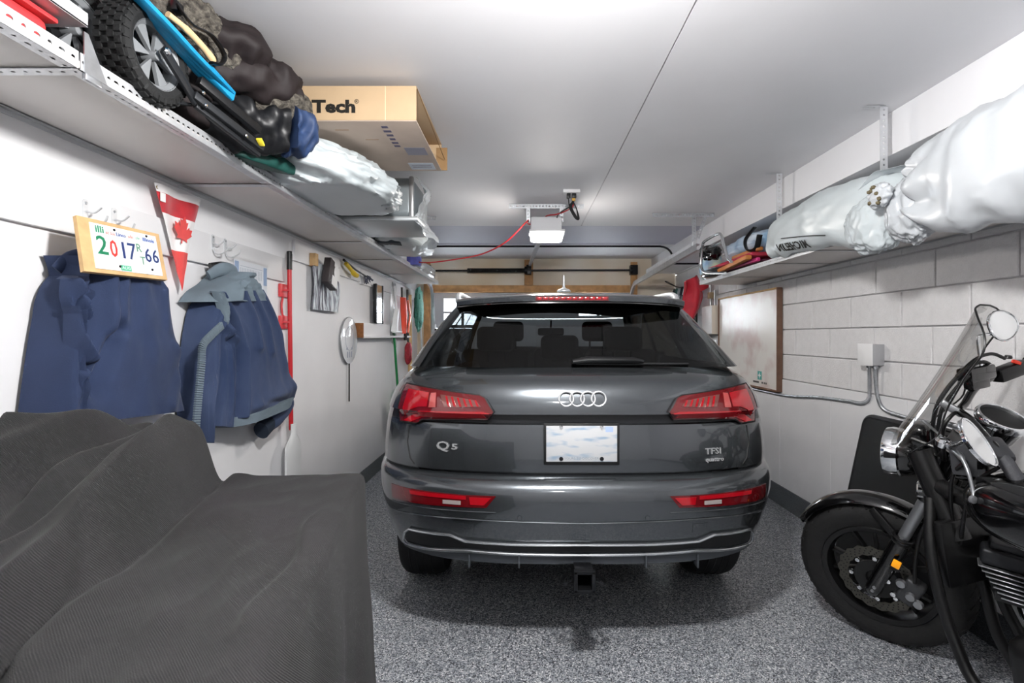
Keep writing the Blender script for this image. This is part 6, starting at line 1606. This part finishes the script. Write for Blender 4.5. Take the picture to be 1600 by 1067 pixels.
# headlight bucket with chrome rim
hl = Ff @ Matrix.Translation((0, -.075, .915)) @ Matrix.Rotation(R(-90), 4, 'X')
hb = MB().lathe([(0, -.13), (.04, -.125), (.075, -.10), (.090, -.06), (.094, -.02), (.094, 0)], hl, 36).build('headlight_bucket', 'moto_black', mo)
MB().lathe([(.094, -.035), (.100, -.03), (.103, .0), (.098, .022), (.088, .026), (.086, .01)], hl, 40).build('headlight_rim', 'chrome', hb)
MB().lathe([(0, .034), (.05, .028), (.088, .012)], hl, 36).build('headlight_lens', 'lens_clear', hb)
# auxiliary lamps
for sd in (-1, 1):
    T = Ff @ Matrix.Translation((sd*.145, -.205, .845)) @ Matrix.Rotation(R(-90), 4, 'X')
    tl_ = MB().lathe([(0, -.085), (.022, -.08), (.034, -.05), (.037, 0), (.037, .014)], T, 24).build('turn_signal', 'moto_black', mo)
    m_ = MB(); m_.lathe([(0, .024), (.02, .022), (.036, .012)], T, 24)
    m_.build('signal_lens', mat('lens_ribbed', '#d9d6d2', .25, bump=.4, bscale=160), tl_)
    for k in range(16):
        a = 2*pi*k/16; MB().bar(T @ Vector((math.cos(a)*.038, math.sin(a)*.038, .0)), T @ Vector((math.cos(a)*.038, math.sin(a)*.038, .018)), .006, .006).build('lens_rib', 'moto_steel', tl_) if sd < 0 and k % 2 == 0 else None
    MB().tube([F(sd*.06, -.26, .86), F(sd*.125, -.24, .85)], .011, 8).build('signal_stalk', 'moto_satin', tl_)
# windscreen: curved clear sheet
ws_ = MB()
def scr(s, t):
    x = (s*2-1); z = .985+.535*t; w_ = .25*(1-.12*sstep(.15, .45, t)+.06*sstep(.6, .8, t)-.20*sstep(.25, .0, t))*math.sqrt(max(.05, 1-max(0., (t-.74)/.26)**2.6*.95))
    y = -.075-.60*(z-.985)+.04*t*t-2.3*(x*w_)**2*(1-.3*t)
    return F(x*w_, y, z)
g = ws_.grid(scr, 26, 30)
rimp = [g[0][j].co.copy() for j in range(31)]+[g[i][30].co.copy() for i in range(1, 27)]+[g[26][j].co.copy() for j in range(29, -1, -1)]
wso = ws_.build('windscreen', 'clear_screen', mo, sharp=80)
MB().tube(rimp, .0035, 6).build('screen_edge', 'moto_satin', wso)
for sd in (-1, 1):
    MB().tube([F(sd*.09, -.16, 1.02), F(sd*.11, -.30, .98)], .008, 8).build('screen_bracket', 'moto_satin', wso)
MB().box(None, (.10, .07, .10), bevel=.02, seg=3, M=Ff @ Matrix.Translation((.0, -.17, 1.0))).build('screen_clamp', 'moto_black', wso)
MB().box(None, (.055, .018, .085), bevel=.006, M=Ff @ Matrix.Translation((-.02, -.235, 1.0))).build('red_module', 'tail_red', mo)
# bars
hbp = [P(1644, 832, 1.46), P(1600, 765, 1.54), P(1560, 705, 1.63), P(1540, 682, 1.70), P(1516, 655, 1.80), P(1500, 642, 1.87), P(1508, 630, 1.90), P(1524, 606, 1.925), P(1552, 588, 1.955), P(1580, 577, 1.98), P(1612, 562, 2.0), P(1650, 546, 2.01)]
bar_ = MB().tube(catmull(hbp, 6), .0135, 14).build('handlebar', 'moto_black', mo)
MB().tube(catmull([P(1640, 826, 1.465), P(1600, 765, 1.54), P(1568, 716, 1.61)], 6), .0205, 18).build('hand_grip', 'grip_rubber', mo)
MB().tube(catmull([P(1606, 565, 1.998), P(1628, 555, 2.003), P(1648, 547, 2.008)], 4), .020, 16).build('hand_grip', 'grip_rubber', mo)
MB().bar(P(1572, 722, 1.60), P(1546, 688, 1.685), .055, .045, bevel=.012).build('switch_housing', mat('switch_grey', '#2c2d30', .45), mo)
sh = MB().bar(P(1555, 588, 1.955), P(1600, 571, 1.99), .055, .055, bevel=.014).build('switch_housing', 'moto_satin', mo)
MB().box(P(1588, 566, 1.955), (.030, .014, .014), rot=(0, R(20), 0), bevel=.003).build('kill_switch', mat('switch_red', '#e23a24', .4), sh)
MB().lathe([(0, .012), (.010, .012), (.013, .004), (.011, 0)], axisM(P(1575, 560, 1.97), (0, -.2, 1)), 14).build('thumb_button', 'moto_satin', sh)
rvs = MB().bar(P(1506, 588, 1.92), P(1545, 578, 1.945), .06, .055, bevel=.010).bar(P(1512, 602, 1.915), P(1540, 596, 1.93), .04, .04, bevel=.008).build('brake_reservoir', 'moto_black', mo)
MB().tube([P(1500, 601, 1.91), P(1490, 618, 1.90), P(1480, 636, 1.90)], .006, 8).lathe([(0, .008), (.009, .006), (.010, 0)], axisM(P(1500, 599, 1.905), (0, -1, .3)), 12).build('brake_lever', 'moto_steel', mo)
MB().tube(catmull([P(1484, 700, 1.78), P(1500, 712, 1.70), P(1512, 735, 1.66), P(1520, 765, 1.64), P(1522, 780, 1.63)], 6), [.010]*8+[.006]*14+[.008]*3, 10).lathe([(0, .012), (.012, .008), (.013, 0)], axisM(P(1519, 780, 1.62), (0, -1, 0)), 12).build('clutch_lever', 'moto_steel', mo)
MB().prism([(-.03, -.06), (.035, -.07), (.05, .0), (.03, .05), (-.02, .045)], .006, axisM(P(1497, 712, 1.74), (-.3, -.9, .3), (1, 0, 0))).build('lever_guard', 'switch_grey', mo)
# mirrors
def mirror_thing(c, ax, xh, rx, ry, stalk):
    T = axisM(c, ax, xh)
    m_ = MB(); out = [(math.cos(a)*rx*(1+.18*math.sin(a)), math.sin(a)*ry) for a in [2*pi*k/36 for k in range(36)]]
    m_.prism(out, -.010, T)
    m_.lathe([(0, -.022), (rx*.45, -.020), (rx*.85, -.014), (rx*.96, -.006)], T @ Matrix.Diagonal((1, ry/rx, 1, 1)), 30)
    b = m_.build('mirror', 'chrome', mo, sharp=50)
    MB().tube([T @ Vector((x, y, .001)) for x, y in out], .0035, 8, True).build('mirror_rim', 'chrome', b)
    MB().prism([(x*.93, y*.93) for x, y in out], .0015, T).build('mirror_glass', 'mirror_face', b)
    MB().tube(catmull(stalk, 6), .0065, 10).build('mirror_stalk', 'chrome', b)
mirror_thing(P(1568, 508, 1.93), (-.10, -.98, .10), (-.25, 0, .95), .056, .050, [P(1534, 580, 1.93), P(1531, 555, 1.93), P(1529, 530, 1.93), P(1533, 524, 1.93), P(1548, 522, 1.94), P(1556, 518, 1.95)])
mirror_thing(P(1527, 691, 1.55), (.40, -.76, .50), (.30, -.42, -.85), .074, .052, [P(1482, 694, 1.76), P(1490, 697, 1.70), P(1502, 692, 1.62), P(1516, 688, 1.575)])
MB().lathe([(0, .012), (.018, .010), (.024, 0), (.02, -.02)], axisM(P(1474, 689, 1.80), (0, -.4, 1)), 18).build('fork_cap', 'chrome', mo)
MB().tube([P(1443, 657, 1.92), P(1480, 690, 1.79)], .0045, 8).build('cable_stay', 'moto_steel', mo)
# instrument
gT = axisM(P(1566, 654, 1.76), (.04, -.51, .845))
ga = MB().lathe([(0, -.11), (.045, -.105), (.062, -.07), (.068, -.02), (.070, .0)], gT, 36).build('speedometer', 'moto_black', mo)
MB().lathe([(.063, .0), (.066, .010), (.073, .010), (.077, .0), (.074, -.016), (.069, -.018)], gT, 40, close=True).build('gauge_bezel', 'chrome', ga)
MB().lathe([(0, -.006), (.064, -.004)], gT, 36).build('gauge_face', mat('gauge_black', '#030304', .7), ga)
MB().bar(P(1530, 680, 1.80), P(1500, 665, 1.88), .03, .03, bevel=.006).build('gauge_bracket', 'moto_satin', ga)
# cables sweeping round the head
for k, pts in enumerate(([(1556, 580, 1.95), (1540, 566, 1.93), (1520, 570, 1.92), (1500, 585, 1.91), (1478, 610, 1.91), (1462, 640, 1.92), (1458, 680, 1.94), (1470, 720, 1.96)],
                         [(1550, 585, 1.95), (1530, 578, 1.92), (1508, 592, 1.90), (1485, 618, 1.90), (1470, 645, 1.90), (1466, 690, 1.93), (1480, 735, 1.95)],
                         [(1570, 560, 1.96), (1552, 553, 1.95), (1535, 556, 1.94), (1518, 566, 1.92), (1495, 588, 1.90)],
                         [(1502, 640, 1.87), (1486, 650, 1.86), (1474, 672, 1.87), (1476, 720, 1.92)],
                         [(1510, 720, 1.70), (1490, 740, 1.74), (1486, 780, 1.80), (1492, 830, 1.84)],
                         [(1560, 730, 1.62), (1530, 750, 1.68), (1510, 790, 1.76), (1500, 850, 1.82)])):
    MB().tube(catmull([P(*q) for q in pts], 7), .0065 if k else .0075, 8).build('control_cable', 'moto_satin', mo)
MB().bar(P(1470, 628, 1.90), P(1505, 648, 1.86), .028, .028, bevel=.006).build('bar_riser', 'moto_steel', mo)
MB().bar(P(1475, 660, 1.90), P(1512, 672, 1.84), .02, .02, bevel=.006).build('bar_riser', 'moto_steel', mo)
MB().box(None, (.20, .14, .12), bevel=.03, seg=3, M=Ff @ Matrix.Translation((0, -.33, .93))).build('head_shroud', 'moto_black', mo)

# main frame: runs back along the wall
gd = Vector((-.12, .993, 0)).normalized()
Gg = Matrix.Translation((1.80, .80, 0)) @ Matrix.Rotation(math.atan2(-gd.x, gd.y), 4, 'Z') @ Matrix.Rotation(R(-10), 4, 'Y')
def G(x, y, z): return Gg @ Vector((x, y, z))
moto_wheel(axisM(G(0, 0, RW_), Gg.to_3x3() @ Vector((1, 0, 0)), Gg.to_3x3() @ Vector((0, 1, 0))), mo)
MB().tube(catmull([G(0, 1.17, .96), G(0, 1.12, .82), G(0, 1.06, .66)], 5), .04, 14).build('steering_neck', 'moto_satin', mo)
for sd in (-1, 1):
    MB().tube(catmull([G(sd*.03, 1.12, .80), G(sd*.10, 1.08, .60), G(sd*.12, 1.02, .35), G(sd*.13, .90, .20), G(sd*.13, .5, .18), G(sd*.11, .2, .25), G(sd*.10, .02, RW_)], 6), .019, 12).build('frame_tube', 'moto_satin', mo)
MB().tube([G(0, 1.10, .84), G(0, .55, .74), G(0, .15, .62)], .03, 12).build('backbone', 'moto_satin', mo)
tk = MB(); blob(tk, G(0, .72, .86), (.14, .25, .115), M=Gg.to_3x3(), p=2.4, amp=.0, nu=48, nv=32); tk.build('fuel_tank', 'moto_black', mo)
MB().lathe([(0, .02), (.03, .018), (.035, 0)], axisM(G(0, .74, .975), (0, 0, 1)), 20).build('filler_cap', 'chrome', mo)
sw = MB(); blob(sw, G(0, .36, .73), (.15, .30, .06), M=Gg.to_3x3(), p=2.6, amp=.0); sw.build('seat', mat('seat_black', '#141415', .6), mo)
rf = MB(); rf.grid(lambda s, t: G(.09*math.sin(R(-75+150*t)), math.cos(R(20+150*s))*(.36+.03*math.cos(R(-75+150*t))), RW_+math.sin(R(20+150*s))*(.36+.03*math.cos(R(-75+150*t)))), 30, 14); rf.build('rear_fender', 'moto_black', mo, solid=.004)
en = MB().box(None, (.30, .34, .26), bevel=.05, seg=3, M=Gg @ Matrix.Translation((0, .66, .36))).build('engine_case', 'moto_satin', mo)
MB().bar(G(0, .62, .46), G(0, .46, .68), .17, .16, bevel=.02).build('cylinder', 'moto_satin', en)
# front cylinder: finned, its head cover showing at the right edge of the view
c0 = P(1578, 880, 1.76)
hx = Vector((.75, -.62, .0)).normalized(); hy = Vector((.62, .75, 0)).normalized()
hm = frame(c0, hx, hy)
hm = hm @ Matrix.Rotation(R(6), 4, 'Y')
hc_ = MB().box(None, (.20, .20, .055), bevel=.012, seg=3, M=hm @ Matrix.Translation((.02, .05, .015))).box(None, (.16, .16, .03), bevel=.010, seg=2, M=hm @ Matrix.Translation((.02, .05, .05))).build('cylinder_head', mat('head_grey', '#26272a', .38, .5), en)
for k in range(7):
    MB().box(None, (.215-.012*k, .215-.012*k, .0045), bevel=.0015, seg=1, M=hm @ Matrix.Translation((.025+.006*k, .05, -.020-.017*k))).build('cooling_fin', 'moto_steel', en)
MB().box(None, (.13, .13, .13), M=hm @ Matrix.Translation((.04, .05, -.07))).build('cylinder_barrel', 'hole_dark', en)
dt = MB().tube(catmull([P(1512, 760, 1.93), P(1520, 830, 1.92), P(1530, 880, 1.90), P(1541, 930, 1.88), P(1556, 985, 1.86), P(1580, 1030, 1.83), P(1612, 1078, 1.78), P(1660, 1120, 1.70)], 6), .019, 12).build('down_tube', 'moto_satin', mo)
MB().lathe([(0, .012), (.012, .010), (.014, 0)], axisM(P(1592, 1030, 1.80), (-.5, -.8, .2)), 12).build('frame_bolt', 'chrome', mo)
MB().bar(P(1500, 800, 1.94), P(1516, 862, 1.90), .03, .02, bevel=.004).build('warning_plate', mat('plate_dark', '#1b1b1c', .4), mo)
MB().box(None, (.20, .035, .24), bevel=.01, M=Gg @ Matrix.Translation((0.02, 1.06, .62))).build('radiator', 'moto_satin', mo)
ex_ = MB().tube(catmull([G(.12, .95, .55), G(.17, 1.0, .35), G(.19, .80, .22), G(.20, .4, .24), G(.20, .0, .28)], 8), [.022]*17+[.04]*16, 14).build('exhaust', 'chrome', mo)
ks = MB().tube([G(-.12, .55, .22), Vector((1.55, 1.36, .008))], .011, 10).build('kick_stand', 'moto_satin', mo)
